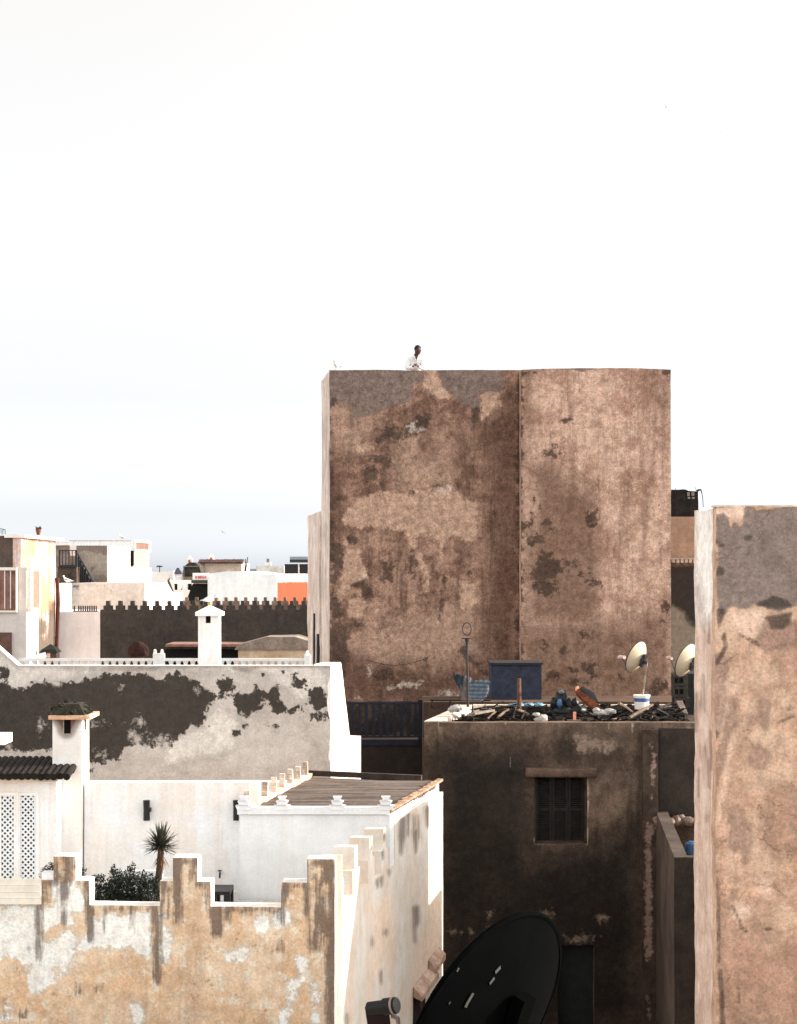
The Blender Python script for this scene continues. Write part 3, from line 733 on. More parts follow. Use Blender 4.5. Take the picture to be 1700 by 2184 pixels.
# second chimney
CB = Ln(422.6, 33, 466.5, 33); h0, h1 = CB.u(438.4), CB.u(449.4); zh0 = Zy(1329, 33); zc = Zy(1313.5, 33)
ch2 = slab('chimney', M['white'], CB, CB.off(.42), H - 2.75, zc, BH, [h0, h1], [zh0], lambda u, z: not (h0 < u < h1 and z > zh0), .2)
m = MB(); m.box(CB.a.x + .04, CB.b.x - .04, 33.08, 33.36, zh0 - .1, zc - .002); m.build('flue', M['soot'], ch2)
xa, xb = P(416, 0, 32.9).x, P(472, 0, 32.9).x; zb_, zm, za_ = zc - .0, Zy(1306, 32.9), Zy(1291.5, 33.2)
m = MB(); m.box(xa, xb, 32.92, 33.50, zb_, zm); yc = 33.21
m.add([(xa, 32.92, zm), (xb, 32.92, zm), (xb, 33.50, zm), (xa, 33.50, zm), ((xa + xb) / 2 - .02, yc - .02, za_), ((xa + xb) / 2 + .02, yc - .02, za_), ((xa + xb) / 2 + .02, yc + .02, za_), ((xa + xb) / 2 - .02, yc + .02, za_)], [(0, 1, 5, 4), (1, 2, 6, 5), (2, 3, 7, 6), (3, 0, 4, 7), (4, 5, 6, 7)])
m.build('chimney_cap', M['white'], ch2, fix=False)

# ================================================================ T. the big weathered tower house
c7 = cv(613, 719.7, .26655); c8 = cv(639.7, 1066.2, .2509); cR = cv(1012.9, 746.4, .2684); cp = cv(693, 1386, .1882)
TW = thing('tower_house', 'tall windowless brown plaster tower house with patchy grey and tan stains', 'building', (2, 50, 0))
TF = Ln(703, 48, 1112.5, 47.95); TR = Ln(1111.5, 47.3, 1431, 47.15)
ztT = TF.z(900, 789); ztR = TR.z(1270, 785)
greyp = [c7(('p', [(330, 250), (1110, 250), (1100, 330), (1020, 400), (965, 520), (870, 545), (770, 572), (700, 622), (620, 640), (560, 640), (520, 590), (530, 560), (440, 525), (400, 518), (370, 565), (330, 575)])),
         c7(('p', [(1195, 250), (1720, 250), (1720, 430), (1540, 430), (1520, 530), (1490, 560), (1440, 555), (1350, 500), (1260, 400), (1220, 330)])),
         cR(('p', [(-20, 140), (200, 140), (222, 220), (215, 300), (170, 320), (40, 330), (0, 360), (-60, 430), (-60, 300)])), cR(('p', [(720, 130), (960, 130), (930, 165), (860, 172), (780, 168)]))]
darkp = [c7(s) for s in [('p', [(1520, 520), (1545, 600), (1530, 660), (1500, 682), (1468, 660), (1472, 590), (1500, 545)]),
         ('p', [(700, 840), (745, 780), (780, 770), (775, 720), (810, 705), (860, 735), (940, 730), (970, 700), (940, 690), (1040, 630), (1110, 605), (1145, 640), (1130, 700), (1095, 750), (960, 790), (885, 815), (880, 870), (860, 870), (840, 820), (720, 860)]),
         ('e', 665, 1090, 80, 70), ('e', 740, 980, 70, 30), ('e', 800, 1010, 40, 30), ('c', 620, 1240, 660, 1235, 10, 8), ('c', 730, 1190, 770, 1215, 12, 8), ('c', 980, 1245, 1010, 1230, 8, 6), ('c', 1165, 1190, 1240, 1192, 9, 7), ('e', 345, 790, 16, 40), ('c', 355, 540, 370, 500, 26, 24), ('c', 360, 1300, 430, 1290, 26, 20)]]
darkp += [c8(s) for s in [('p', [(250, 345), (340, 330), (370, 400), (360, 560), (330, 640), (300, 780), (380, 900), (370, 1010), (250, 1020)]), ('p', [(440, 730), (545, 672), (590, 700), (640, 830), (560, 860), (520, 780)]), ('e', 495, 1065, 50, 45), ('e', 460, 340, 60, 50),
         ('p', [(250, 1030), (400, 1040), (420, 1250), (400, 1500), (330, 1600), (260, 1420)]), ('p', [(1330, 1260), (1400, 1250), (1440, 1330), (1560, 1420), (1640, 1440), (1660, 1500), (1560, 1470), (1420, 1360)]), ('e', 575, 1362, 12, 12), ('e', 1060, 1352, 12, 12), ('e', 1300, 1345, 14, 12), ('e', 720, 1480, 80, 60), ('c', 1190, 1000, 1240, 620, 14, 8), ('e', 1440, 610, 30, 30), ('e', 950, 560, 40, 90), ('e', 740, 600, 40, 120)]]
darkp += [cR(s) for s in [('p', [(450, 1780), (520, 1620), (590, 1610), (690, 1680), (680, 1780), (600, 1830), (690, 1900), (640, 1960), (560, 1950), (480, 1900)]), ('e', 480, 1500, 60, 40), ('e', 575, 1370, 36, 26), ('e', 460, 1365, 20, 16), ('e', 390, 1420, 26, 50), ('e', 600, 1430, 24, 20), ('e', 760, 1720, 36, 50), ('e', 930, 1850, 60, 30), ('e', 830, 1790, 40, 26), ('e', 920, 1330, 60, 70), ('c', 490, 1180, 485, 1300, 14, 8), ('e', 470, 170, 50, 22), ('e', 1540, 160, 40, 40), ('e', 1545, 760, 14, 14), ('e', 1510, 2080, 36, 90), ('e', 620, 820, 50, 40), ('e', 760, 560, 40, 30)]]
c25 = cv(1146, 1332.8, .2195); c14 = cv(879.6, 1306, .2038)
darkp += [c25(s) for s in [('e', 480, 110, 60, 30), ('e', 510, 420, 70, 60), ('e', 370, 440, 60, 50), ('e', 400, 550, 80, 30), ('e', 700, 235, 20, 14), ('e', 1200, 600, 80, 60), ('e', 1130, 650, 60, 100), ('e', 1270, 700, 60, 70), ('e', 800, 520, 30, 30), ('e', 250, 260, 40, 40), ('e', 150, 480, 80, 60), ('e', 60, 180, 40, 60)]]
lightp = [('p', c7(('p', [(640, 1250), (800, 1220), (950, 1250), (1060, 1200), (1150, 1225), (1180, 1190), (1290, 1195), (1400, 1265), (1490, 1310)]))[1] +
           c8(('p', [(1495, 0), (1512, 60), (1500, 180), (1522, 250), (1500, 330), (1440, 365), (1350, 325), (1290, 275), (1235, 350), (1215, 400), (1190, 330), (1050, 280), (930, 300), (750, 270), (560, 200), (520, 250), (400, 210), (360, 210), (400, 60)]))[1]),
          c8(('c', 945, 330, 985, 430, 22, 24)), c8(('c', 985, 430, 1050, 550, 28, 28)), c8(('c', 1050, 550, 1095, 640, 28, 28)), c8(('c', 1095, 640, 1080, 740, 28, 36)), c8(('c', 980, 780, 990, 930, 16, 10)), c8(('c', 1200, 430, 1195, 600, 12, 8)), c8(('c', 1235, 340, 1195, 440, 24, 14)),
          c8(('p', [(375, 400), (530, 410), (545, 560), (582, 620), (575, 680), (510, 690), (440, 730), (400, 790), (360, 890), (320, 800), (325, 680), (372, 600)])), c8(('e', 385, 320, 18, 100)),
          c8(('p', [(1350, 800), (1400, 720), (1500, 720), (1510, 850), (1460, 950), (1360, 940)])), c8(('p', [(400, 850), (500, 800), (560, 900), (520, 1020), (420, 1000)])), c8(('e', 645, 945, 18, 18)), c8(('c', 1060, 1020, 1160, 1020, 12, 6)),
          c7(('p', [(1080, 260), (1190, 250), (1230, 370), (1330, 470), (1290, 520), (1180, 470), (1080, 390)])), 
          c7(('e', 610, 890, 60, 60)), c7(('p', [(1540, 430), (1700, 430), (1700, 560), (1560, 640)]))]
faintp = [c8(('p', [(440, 1080), (800, 1020), (1000, 960), (1350, 900), (1450, 1080), (1500, 1300), (1000, 1420), (560, 1380), (400, 1250)])), c7(('p', [(900, 830), (1060, 790), (1080, 900), (1280, 900), (1290, 1180), (1150, 1210), (900, 1190), (840, 1000)])), c7(('p', [(400, 560), (560, 700), (700, 700), (640, 800), (560, 900), (360, 900), (350, 620)]))]
whitep = [c7(('p', [(930, 700), (985, 685), (1040, 662), (1060, 715), (1095, 730), (1090, 758), (985, 762)])), c7(('e', 1240, 1230, 60, 34)), c7(('e', 1280, 430, 60, 14)), c8(('e', 550, 640, 32, 32)), c8(('c', 760, 1590, 1000, 1560, 26, 30)), c8(('e', 1250, 1650, 90, 40)), c8(('e', 500, 1680, 40, 26)), c8(('e', 600, 1450, 34, 50)), c7(('c', 520, 290, 510, 250, 5, 5))]
darkp += [('c', 1108, 800, 1109, 1500, 5, 7), ('c', 706, 870, 706, 1480, 3, 6)]  # first capsule paints the shade seam where the two faces step
brownp = [('p', [(1078, 835), (1112, 800), (1112, 1500), (1066, 1500), (1030, 1350), (1052, 1150), (1040, 1000), (1000, 900), (1050, 900)]), c7(('c', 1100, 400, 1110, 950, 26, 34)), c7(('c', 1360, 800, 1380, 1000, 60, 70)), c7(('c', 345, 850, 350, 1500, 24, 70)), ('p', [(703, 1360), (800, 1420), (960, 1440), (1112, 1420), (1112, 1500), (703, 1500)]),
          cR(('p', [(420, 950), (640, 880), (720, 1000), (950, 1150), (1010, 1300), (1040, 1700), (900, 2184), (380, 2184), (380, 1450), (500, 1300)])), ('p', [(1112, 1330), (1431, 1300), (1431, 1510), (1112, 1510)]), cR(('c', 1530, 250, 1520, 450, 40, 20))]
mT = plaster('weathered_brown_plaster', A(169, 134, 115, 1.08), A(125, 95, 80, 1.08), 1.3, A(85, 64, 52, 1.12), .75, A(85, 67, 56, 1.12), .38, lo=.42, hi=.58,
             masks=[(5, A(177, 147, 126, 1.12), 'p', 2.0, 1.6, .5, .6), (4, A(93, 69, 56, 1.08), 's', 1.6, 1.3, .4, .75, -.05), (2, A(189, 156, 133, 1.12), 'p', 2.4, .65, .06, .74), (0, A(121, 106, 98, 1.12), 'p', 2.4, .6, .03, .84), (1, A(69, 56, 48, 1.12), 'p', 4, .8, .07, .82, -.03), (3, A(217, 201, 188, 1.12), 'p', 5, .7, .07, .6, -.05)], bump=.8, third=A(175, 141, 116, 1.12))
mTR = plaster('weathered_tan_plaster', A(213, 177, 155, 1.06), A(175, 138, 118, 1.06), 1.0, A(129, 98, 80, 1.12), .6, A(113, 87, 72, 1.12), .34, lo=.42, hi=.58,
              masks=[(4, A(109, 83, 67, 1.12), 's', 1.2, 1.6, .6, .8, .05), (2, A(209, 173, 148, 1.12), 'p', 2.2, .5, .1, .6), (0, A(107, 91, 83, 1.12), 'p', 2.0, .2, .035, .85), (1, A(73, 57, 48, 1.12), 'p', 4.0, .9, .06, .88, -.03)], bump=.7, third=A(217, 183, 158, 1.12))
slab('left_face_wall', mT, TF, TF.off(.3), 0, ztT, TW, zs=[H - 4.8], cell=.08, cz=.08, fields=[greyp, darkp, lightp, whitep, brownp, faintp], rough=.016)
sideW = [('c', 688, 830, 684, 1400, 2.5, 2.5), ('c', 672, 1330, 671, 1420, 1.2, 1.2), ('c', 679, 1420, 678, 1366, 1.2, 1.2)]
slab('right_face_wall', mTR, TR, LnW(TR.a.x, 50.6, TR.b.x + .015, 50.6), 0, ztR, TW, zs=[H - 4.8], cell=.11, cz=.11, topf=lambda u: ztR - .05 * ((u - 2) / 2.2) ** 2 + .01 * noise.noise(Vector((u * 2, 1, 1))), fields=[greyp, darkp, lightp, whitep, brownp], rough=.012)
mL = plaster('pale_streaked_side', A(214, 200, 188), A(186, 170, 158), 1.2, A(140, 122, 112), .8, None, .16, bump=.5)
SLt = Ln(686, 50.7, 703, 48.02); b0 = Vector((P(688, 0, 50.7).x, 50.7)); q = SLt
side = slab('side_wall', mL, SLt, LnW(SLt.a.x + .3, SLt.a.y + .05, SLt.b.x + .3, SLt.b.y + .05), 0, ztT - .004, TW, cell=.3, cz=.25, rough=.03)
SL2 = Ln(656.5, 55.6, 682, 50.75)
s2 = slab('rear_side_wall', mL, SL2, LnW(SL2.a.x + 3, SL2.a.y + .3, SL2.b.x + 3, SL2.b.y + .2), 0, Zy(1096, 53), TW, cell=.4, cz=.25, rough=.035)
m = MB(); m.box(TF.a.x + .28, TR.a.x - .005, 48.32, 50.6, 0, ztT - 1.0); m.build('roof_core', M['brown_dark'], TW)
m = MB(); m.box(SLt.a.x + .35, TR.a.x - .005, 50.4, 50.62, ztT - 1.2, ztT - .02); m.build('rear_parapet', mT, TW)
# pipes on the side wall
for (x, y0, y1, d) in ((671.5, 1308, 1425, 52.6), (679, 1352, 1425, 50.9)):
    m = MB(); q0 = P(x, y0, d); q1 = P(x - 1, y1 + 30, d)
    m.tube([(q0.x, d - .05, q0.z), (q1.x, d - .05, q1.z)], .05, 8); m.build('drain_pipe', M['dark_metal'], TW)
m = MB(); a = c8(('c', 575, 1362, 1060, 1352, 1, 1)); q0 = P(a[1], a[2], 47.9); q1 = P(a[3], a[4], 47.9)
pts = [q0 + (q1 - q0) * (k / 14) + Vector((0, -.03, -.16 * math.sin(math.pi * k / 14))) for k in range(15)]
m.tube(pts, .008, 5); m.build('washing_line', M['dark_metal'], TW)

# ================================================================ G. low dark house with the rubbish on its roof
c16 = cv(879.6, 1572.6, .2509); c17 = cv(1252.8, 1519.3, .3042); c12 = cv(907.6 + 0, 1439.4, .1756)
GH = thing('dark_house', 'low dark brown house in deep shade with a shuttered window under its cluttered flat roof', 'house', (3, 38, 0))
GF = Ln(905, 36, 1560, 36); zG = Zy(1541, 36)
gp = [c16(('p', [(1360, 40), (1450, 0), (1560, -10), (1700, 30), (1760, 90), (1640, 110), (1480, 130), (1460, 190), (1400, 130)])), c25(('p', [(280, 1080), (420, 1040), (560, 1080), (560, 1160), (440, 1200), (360, 1150)])),
      c7d(('e', 1270, 165, 75, 30)), c7d(('e', 1630, 190, 45, 36)), c7d(('e', 830, 285, 34, 24)), c7d(('e', 720, 272, 60, 20)), c7d(('e', 1500, 315, 90, 36)), c7d(('e', 945, 165, 28, 22)), c7d(('e', 925, 235, 20, 14)), c17(('p', [(0, 150), (40, 180), (60, 230), (180, 190), (260, 230), (160, 300), (60, 280), (0, 260)]))]
gw = [c14(('c', 275, 1150, 290, 1380, 4, 3)), c14(('c', 335, 1200, 340, 1390, 4, 3)), c14(('c', 1455, 1150, 1455, 1400, 5, 3)), c14(('c', 700, 1140, 730, 1165, 8, 6)), c14(('c', 975, 1140, 980, 1170, 12, 6)), c25(('c', 690, 930, 695, 1030, 5, 3)), c25(('c', 925, 930, 920, 1050, 6, 3)), c25(('c', 140, 930, 140, 1090, 5, 3)), c25(('c', 0, 930, 1500, 920, 3, 3)),
      c16(('c', 825, 160, 828, 270, 5, 3)), c16(('c', 1475, 330, 1490, 480, 10, 13)), c16(('c', 1490, 540, 1480, 700, 16, 9)), c16(('c', 1485, 760, 1480, 900, 7, 12)), c16(('c', 1035, 880, 1040, 850, 6, 6)), c16(('c', 1040, 912, 1230, 912, 3, 3)), c17(('c', 640, 120, 645, 300, 4, 2)), c17(('c', 712, 115, 712, 220, 8, 3)), c17(('c', 525, 115, 742, 113, 3, 3))]
gdark_shade = [('p', [(930, 1600), (1130, 1590), (1140, 1850), (1360, 1760), (1360, 2184), (930, 2184)]), c16(('e', 960, 280, 60, 60)), ('e', 1215, 1605, 16, 14), ('e', 1290, 1615, 22, 14)]  # alley shade painted into the lower wall as a dark mask, plus small dark spots
mG = plaster('shade_darkened_plaster', A(120, 101, 87, 1.0), A(84, 70, 60, 1.0), .9, A(60, 52, 46, 1.0), .7, A(56, 49, 44, 1.0), .28,
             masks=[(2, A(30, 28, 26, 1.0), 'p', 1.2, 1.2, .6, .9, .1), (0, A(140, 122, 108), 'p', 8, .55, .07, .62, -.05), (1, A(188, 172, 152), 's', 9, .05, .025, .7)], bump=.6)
wx0, wx1, wz0, wz1 = GF.u(1140), GF.u(1253), Zy(1800, 36), Zy(1655, 36)
dx0, dx1, dz1 = GF.u(1190), GF.u(1268), Zy(2016, 36)
slab('front_wall', mG, GF, GF.off(.3), 0, zG, GH, [wx0, wx1, dx0, dx1], [wz0, wz1, dz1], lambda u, z: not (wx0 < u < wx1 and wz0 < z < wz1) and not (dx0 < u < dx1 and z < dz1), .10, .10, fields=[gp, gw, gdark_shade], rough=.010)
Gdir = Vector((.204, 1)).normalized()
gx = GF.a.x
m = MB(); m.hexa([(gx + .07, 36.3, 0), (9, 36.3, 0), (9, 40.8, 0), (gx + 1.03, 40.8, 0), (gx + .07, 36.3, zG - .16), (9, 36.3, zG - .16), (9, 40.8, zG - .16), (gx + 1.03, 40.8, zG - .16)])
m.build('roof_deck', M['brown_dark'], GH)
m = MB(); m.hexa([(gx, 36.302, zG - .2), (gx + .34, 36.302, zG - .2), (gx + 1.25, 40.8, zG - .2), (gx + .98, 40.8, zG - .2), (gx + .0, 36.302, zG + .004), (gx + .30, 36.302, zG), (gx + 1.25, 40.8, zG + .01), (gx + .98, 40.8, zG + .01)])
m.box(gx + 1.25, 9, 40.6, 40.8, zG - .2, zG + .02)
m.build('roof_coping', plaster('pale_lime_coping', A(214, 200, 186), A(176, 158, 142), 2.5, None, 0, A(110, 95, 84), .15), GH)
# window: lintel, shutters
m = MB(); x0, x1 = GF.pt(GF.u(1121), 0).x, GF.pt(GF.u(1271), 0).x; zl0, zl1 = Zy(1655.5, 36), Zy(1637, 36)
prof = []
for k in range(7):
    a = math.pi * k / 6; prof.append((36 - .22 + .04 - .04 * math.sin(a), (zl0 + zl1) / 2 - math.cos(a) * (zl1 - zl0) / 2))
vs = [(x0, 36.01, zl0)] + [(x0, y, z) for y, z in prof] + [(x0, 36.01, zl1)]; n = len(vs)
vs += [(x1 if i else x1, v[1], v[2]) for i, v in enumerate(vs[:n])]
m.add(vs, [tuple(range(n)), tuple(range(2 * n - 1, n - 1, -1))] + [(i, (i + 1) % n, (i + 1) % n + n, i + n) for i in range(n)])
m.build('lintel', plaster('lintel_render', A(104, 84, 72, 1), A(80, 66, 57, 1), 3, None, 0, A(140, 118, 100, 1), .25), GH)
gx0, gx1 = GF.pt(wx0, 0).x, GF.pt(wx1, 0).x
win = None
m = MB(); f = .05
m.box(gx0, gx0 + f, 36.12, 36.18, wz0, wz1); m.box(gx1 - f, gx1, 36.12, 36.18, wz0, wz1); m.box(gx0 + f, gx1 - f, 36.12, 36.18, wz1 - f, wz1); m.box(gx0 + f, gx1 - f, 36.12, 36.18, wz0, wz0 + f)
win = m.build('window', plain('old_window_frame', A(62, 50, 42, 1), .8, .4), GH)
m = MB(); m.box(gx0, gx1, 36.2, 36.25, wz0, wz1); m.build('window_back', M['soot'], win)  # soot black paints the shade inside the window
mSh = plain('brown_shutter', A(33, 28, 25, 1.1), .8, .5, 8)
for k in range(3):
    a = gx0 + f + k * (gx1 - gx0 - 2 * f) / 3; b_ = a + (gx1 - gx0 - 2 * f) / 3 - .012
    m = MB(); m.box(a, a + .045, 36.125, 36.165, wz0 + f, wz1 - f); m.box(b_ - .045, b_, 36.125, 36.165, wz0 + f, wz1 - f)
    zz = wz0 + f
    while zz < wz1 - f - .05:
        m.hexa([(a + .045, 36.13, zz), (b_ - .045, 36.13, zz), (b_ - .045, 36.17, zz + .02), (a + .045, 36.17, zz + .02), (a + .045, 36.13, zz + .012), (b_ - .045, 36.13, zz + .012), (b_ - .045, 36.17, zz + .034), (a + .045, 36.17, zz + .034)]); zz += .045
    m.box(a + .045, b_ - .045, 36.125, 36.165, (wz0 + wz1) / 2 - .03, (wz0 + wz1) / 2 + .03)
    m.build('shutter', mSh, win)
m = MB(); m.box(GF.pt(dx0, 0).x, GF.pt(dx1, 0).x, 36.22, 36.27, 0, dz1); d = m.build('door', plain('black_green_door', A(30, 34, 34, 1), .6, .3), GH)
m = MB(); m.box(GF.pt(dx1, 0).x - .18, GF.pt(dx1, 0).x - .14, 36.18, 36.22, dz1 - 1.2, dz1 - 1.0); m.build('handle', M['dark_metal'], d)
# pilaster with flaked plaster, recessed bay and walled yard
PL = Ln(1371, 35.86, 1404, 35.86)
pk = [c17(('c', 425, 870, 430, 1690, 30, 34)), c17(('p', [(400, 770), (470, 770), (480, 850), (430, 900), (400, 830)])), c17(('c', 465, 300, 470, 380, 22, 26)), c17(('c', 455, 400, 460, 500, 16, 20)), c17(('c', 465, 550, 450, 610, 10, 8)), c17(('e', 420, 1730, 16, 18)), c17(('c', 425, 1990, 430, 2140, 14, 16)), c17(('e', 445, 230, 18, 26))]
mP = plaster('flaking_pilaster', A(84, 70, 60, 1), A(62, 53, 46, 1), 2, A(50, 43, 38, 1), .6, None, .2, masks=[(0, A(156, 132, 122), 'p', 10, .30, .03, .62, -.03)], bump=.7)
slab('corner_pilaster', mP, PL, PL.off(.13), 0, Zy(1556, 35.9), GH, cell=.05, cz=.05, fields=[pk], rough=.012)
BY = Ln(1405, 35.92, 1520, 35.92)
slab('bay_wall', plaster('bay_render', A(62, 54, 47, 1), A(50, 44, 40, 1), .9, None, 0, None, .2), BY, BY.off(.07), H - 5.3, Zy(1554, 35.9), GH, cell=.4, rough=.008)
m = MB()
for k in range(9):
    x = P(1403, 0, 35.6).x + k * .13
    m.ell((x, 35.6 + .1 * math.sin(k * 2), Zy(1748, 35.6) - .03), .12, .2, .1 + .03 * math.sin(k * 5), 8, 6, .5)
m.build('crumbling_ledge', plaster('ledge_rubble', A(134, 114, 104), A(96, 80, 72), 4, None, 0, None, .3), GH, smooth=True)
YD = Ln(1400, 35.85, 1438.5, 30)
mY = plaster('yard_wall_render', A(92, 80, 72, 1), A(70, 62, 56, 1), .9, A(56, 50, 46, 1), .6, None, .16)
zY = H - 5.03
yd = thing('yard_wall', 'dark grey wall of the small walled yard beside the right-hand house', 'wall', (5, 31, 0))
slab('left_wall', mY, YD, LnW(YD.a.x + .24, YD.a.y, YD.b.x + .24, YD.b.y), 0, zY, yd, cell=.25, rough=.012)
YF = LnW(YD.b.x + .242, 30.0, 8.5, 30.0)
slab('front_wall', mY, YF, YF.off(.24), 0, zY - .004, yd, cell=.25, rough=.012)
bb = MB(); q = P(1472, 1812, 32.6); bb.tube([(q.x + .05, 32.6, q.z - 1.2), (q.x + .05, 32.6, q.z - .05), (q.x + .05, 32.6, q.z + .12), (q.x + .05, 32.6, q.z + .16)], [.16, .17, .15, .08], 16)
bb.build('blue_drum', M['blue_bright'], label='blue drum peeking out of the small walled yard', cat='drum')
# terrace between: navy railing and the walls behind the low roof
RW = thing('railing_terrace', 'dark brown terrace wall with a navy metal railing left of the low dark house', 'terrace', (0, 44, 0))
RF = Ln(700, 44, 904, 44)
slab('wall', plaster('terrace_dark_render', A(66, 53, 46, 1), A(52, 44, 39, 1), .8, None, 0, None, .22), RF, RF.off(2.6), 0, Zy(1588, 44), RW, cell=.4, rough=.01)
bw = Ln(700, 46.9, 1000, 46.9)
slab('back_wall', plaster('terrace_back_render', A(78, 64, 56, 1), A(44, 38, 36, 1), 1.5, A(36, 32, 31, 1), .5, A(120, 98, 84, 1), .25), bw, bw.off(.2), 0, Zy(1497, 46.9), RW, cell=.3, rough=.02, topf=lambda u: Zy(1497, 46.9) + .06 * noise.noise(Vector((u * 2.5, 4, 4))))
rl = None
m = MB(); xa, xb = P(728, 0, 44).x, P(894, 0, 44).x; zt, zb_ = Zy(1498, 44), Zy(1570, 44)
m.box(xa, xb, 44.02, 44.08, zt - .05, zt); m.box(xa, xb, 44.02, 44.08, zb_ - .04, zb_); m.v += []; m.box(xa - .05, xa + .001, 44.02, 44.08, zb_ - .04, zt)
rl = m.build('railing', M['blue_rail'], RW)
for k in range(11):
    x = xa + .06 + k * (xb - xa - .1) / 10.5
    m = MB(); m.box(x, x + .085, 44.03, 44.07, zb_, zt - .05); m.build('picket', M['blue_rail'], rl)
m = MB(); m.box(P(892, 0, 44).x, P(902, 0, 44).x, 44.0, 44.12, Zy(1588, 44), Zy(1493, 44)); m.build('post', M['blue_rail'], rl)
m = MB(); m.box(xa, xb, 43.96, 44.0, Zy(1590, 44), Zy(1577, 44)); m.build('edge_beam', M['blue_rail'], RW)
PW = thing('back_parapet', 'brown parapet wall behind the cluttered roof, under the navy tank', 'wall', (3, 42, 0))
PFl = Ln(903, 42.2, 1560, 42.2)
slab('wall', plaster('parapet_brown', A(98, 76, 60, 1), A(78, 62, 52, 1), 1, A(62, 50, 43, 1), .5, None, .2), PFl, PFl.off(2), 0, Zy(1497, 42.2), PW, cell=.4, rough=.01)
m = MB(); z = Zy(1493.5, 42); m.tube([(P(917, 0, 42).x, 42.0, z), (P(1046, 0, 42).x, 42.0, z)], .025, 6)
for x in (922, 960, 1030): q = P(x, 0, 42); m.tube([(q.x, 42.0, z), (q.x, 42.16, z - .2)], .018, 6)
m.build('pipe_rail', M['dark_metal'], PW)

# ================================================================ R. right-hand building
c26 = cv(1386, 1012.9, .2442); c28 = cv(1439.4, 1439.4, .3407)
RB = thing('corner_building', 'close pinkish tan building at the right edge with a grey cement top', 'building', (5, 20.5, 0))
RFl = Ln(1527, 20, 2060, 19.85)
RBk = LnW(P(1481.5, 0, 21.3).x, 21.3, RFl.b.x, 21.3)
zR = RFl.z(1600, 1081)
rg = [c26(('p', [(560, 360), (640, 335), (690, 370), (698, 505), (725, 400), (768, 410), (785, 470), (812, 440), (828, 290), (910, 292), (930, 325), (1000, 300), (1700, 270), (1700, 1080), (1286, 1130), (1200, 1150), (1130, 1190), (1000, 1150), (900, 1130), (870, 1172), (720, 1150), (690, 1160), (640, 1210), (600, 1190), (585, 1000), (605, 640), (565, 600), (590, 480)]))]
rd = [c26(s) for s in [('p', [(590, 1160), (650, 1185), (630, 1290), (600, 1345), (590, 1250)]), ('p', [(940, 1125), (1080, 1060), (1200, 1100), (1240, 1150), (1130, 1170), (1020, 1155)]), ('p', [(1020, 1240), (1130, 1220), (1240, 1200), (1230, 1290), (1150, 1350), (1060, 1340), (1040, 1290), (1000, 1250)]), ('e', 615, 845, 34, 34), ('c', 650, 1400, 665, 1500, 14, 14), ('c', 665, 1500, 575, 1660, 14, 12), ('e', 860, 548, 26, 18), ('c', 580, 590, 640, 620, 10, 14), ('c', 780, 1395, 920, 1460, 5, 6), ('c', 920, 1460, 950, 1500, 6, 6)]]
rd += [c28(s) for s in [('e', 245, 380, 22, 34), ('c', 228, 450, 228, 520, 7, 6), ('c', 155, 440, 155, 560, 3, 3), ('e', 212, 850, 7, 18), ('c', 270, 1400, 275, 1800, 6, 6), ('c', 285, 1850, 300, 2184, 10, 12), ('e', 263, 1330, 9, 30), ('c', 360, 1450, 410, 1550, 4, 4), ('c', 410, 1580, 450, 1610, 7, 7), ('c', 570, 1590, 600, 1590, 7, 7), ('c', 395, 1960, 400, 2050, 5, 3), ('c', 640, 300, 740, 260, 4, 3)]]
rs = [c28(s) for s in [('e', 415, 1020, 72, 84), ('e', 395, 900, 40, 50), ('c', 290, 120, 250, 330, 44, 34), ('c', 560, 180, 560, 330, 26, 20), ('e', 520, 520, 50, 60), ('e', 500, 280, 24, 22), ('c', 370, 180, 240, 700, 18, 10), ('c', 440, 1100, 440, 1170, 14, 8)]] + [c26(('p', [(930, 1450), (1000, 1300), (1060, 1340), (1160, 1350), (1290, 1290), (1290, 1480), (1100, 1500), (1000, 1530)])), c26(('e', 980, 660, 60, 80)), c26(('c', 600, 1650, 560, 2100, 60, 40)), c26(('c', 720, 1950, 700, 2184, 30, 30))]
rw = [c28(('c', 340, 20, 280, 300, 9, 7)), c28(('c', 380, 30, 290, 330, 6, 6)), c28(('c', 350, 400, 320, 640, 10, 12)), c28(('c', 320, 640, 270, 900, 8, 4)), c28(('e', 420, 1480, 60, 60)), c26(('p', [(690, 1160), (870, 1180), (1000, 1170), (1020, 1260), (930, 1430), (800, 1400), (720, 1300)])), c28(('e', 570, 1330, 30, 60)), c26(('c', 560, 320, 820, 330, 30, 60))]
rb = [c28(('p', [(260, 1400), (420, 1480), (560, 1600), (765, 1700), (765, 2184), (400, 2184), (300, 2000)])), c28(('p', [(600, 780), (765, 700), (765, 1100), (620, 1100)])), c26(('p', [(1150, 1560), (1290, 1400), (1290, 1700), (1180, 1700)]))]
mR = plaster('pinkish_tan_plaster', A(208, 177, 152, 1.04), A(184, 151, 127, 1.04), 1.9, A(160, 124, 102, .96), .5, A(142, 112, 94, .96), .22, lo=.42, hi=.6,
             masks=[(4, A(152, 118, 100, .96), 'p', 1.5, .6, .3, .7), (3, A(220, 192, 172, .96), 's', 3, .14, .06, .6), (2, A(142, 116, 104, .96), 'p', 3, .18, .09, .75), (0, A(120, 107, 100, .96), 'p', 4, .13, .022, .96), (1, A(62, 54, 50, .96), 'p', 8, .06, .025, .85)], bump=1.0, third=A(212, 172, 146, .98))
slab('front_wall', mR, RFl, RBk.off(0) if False else LnW(RFl.a.x + .002, 20.25, RFl.b.x, 20.2), 0, zR, RB, cell=.035, cz=.035, zs=[H - 6.2], fields=[rg, rd, rs, rw, rb], rough=.022)
SR = LnW(RBk.a.x, 21.3, RFl.a.x + .001, 20.252)
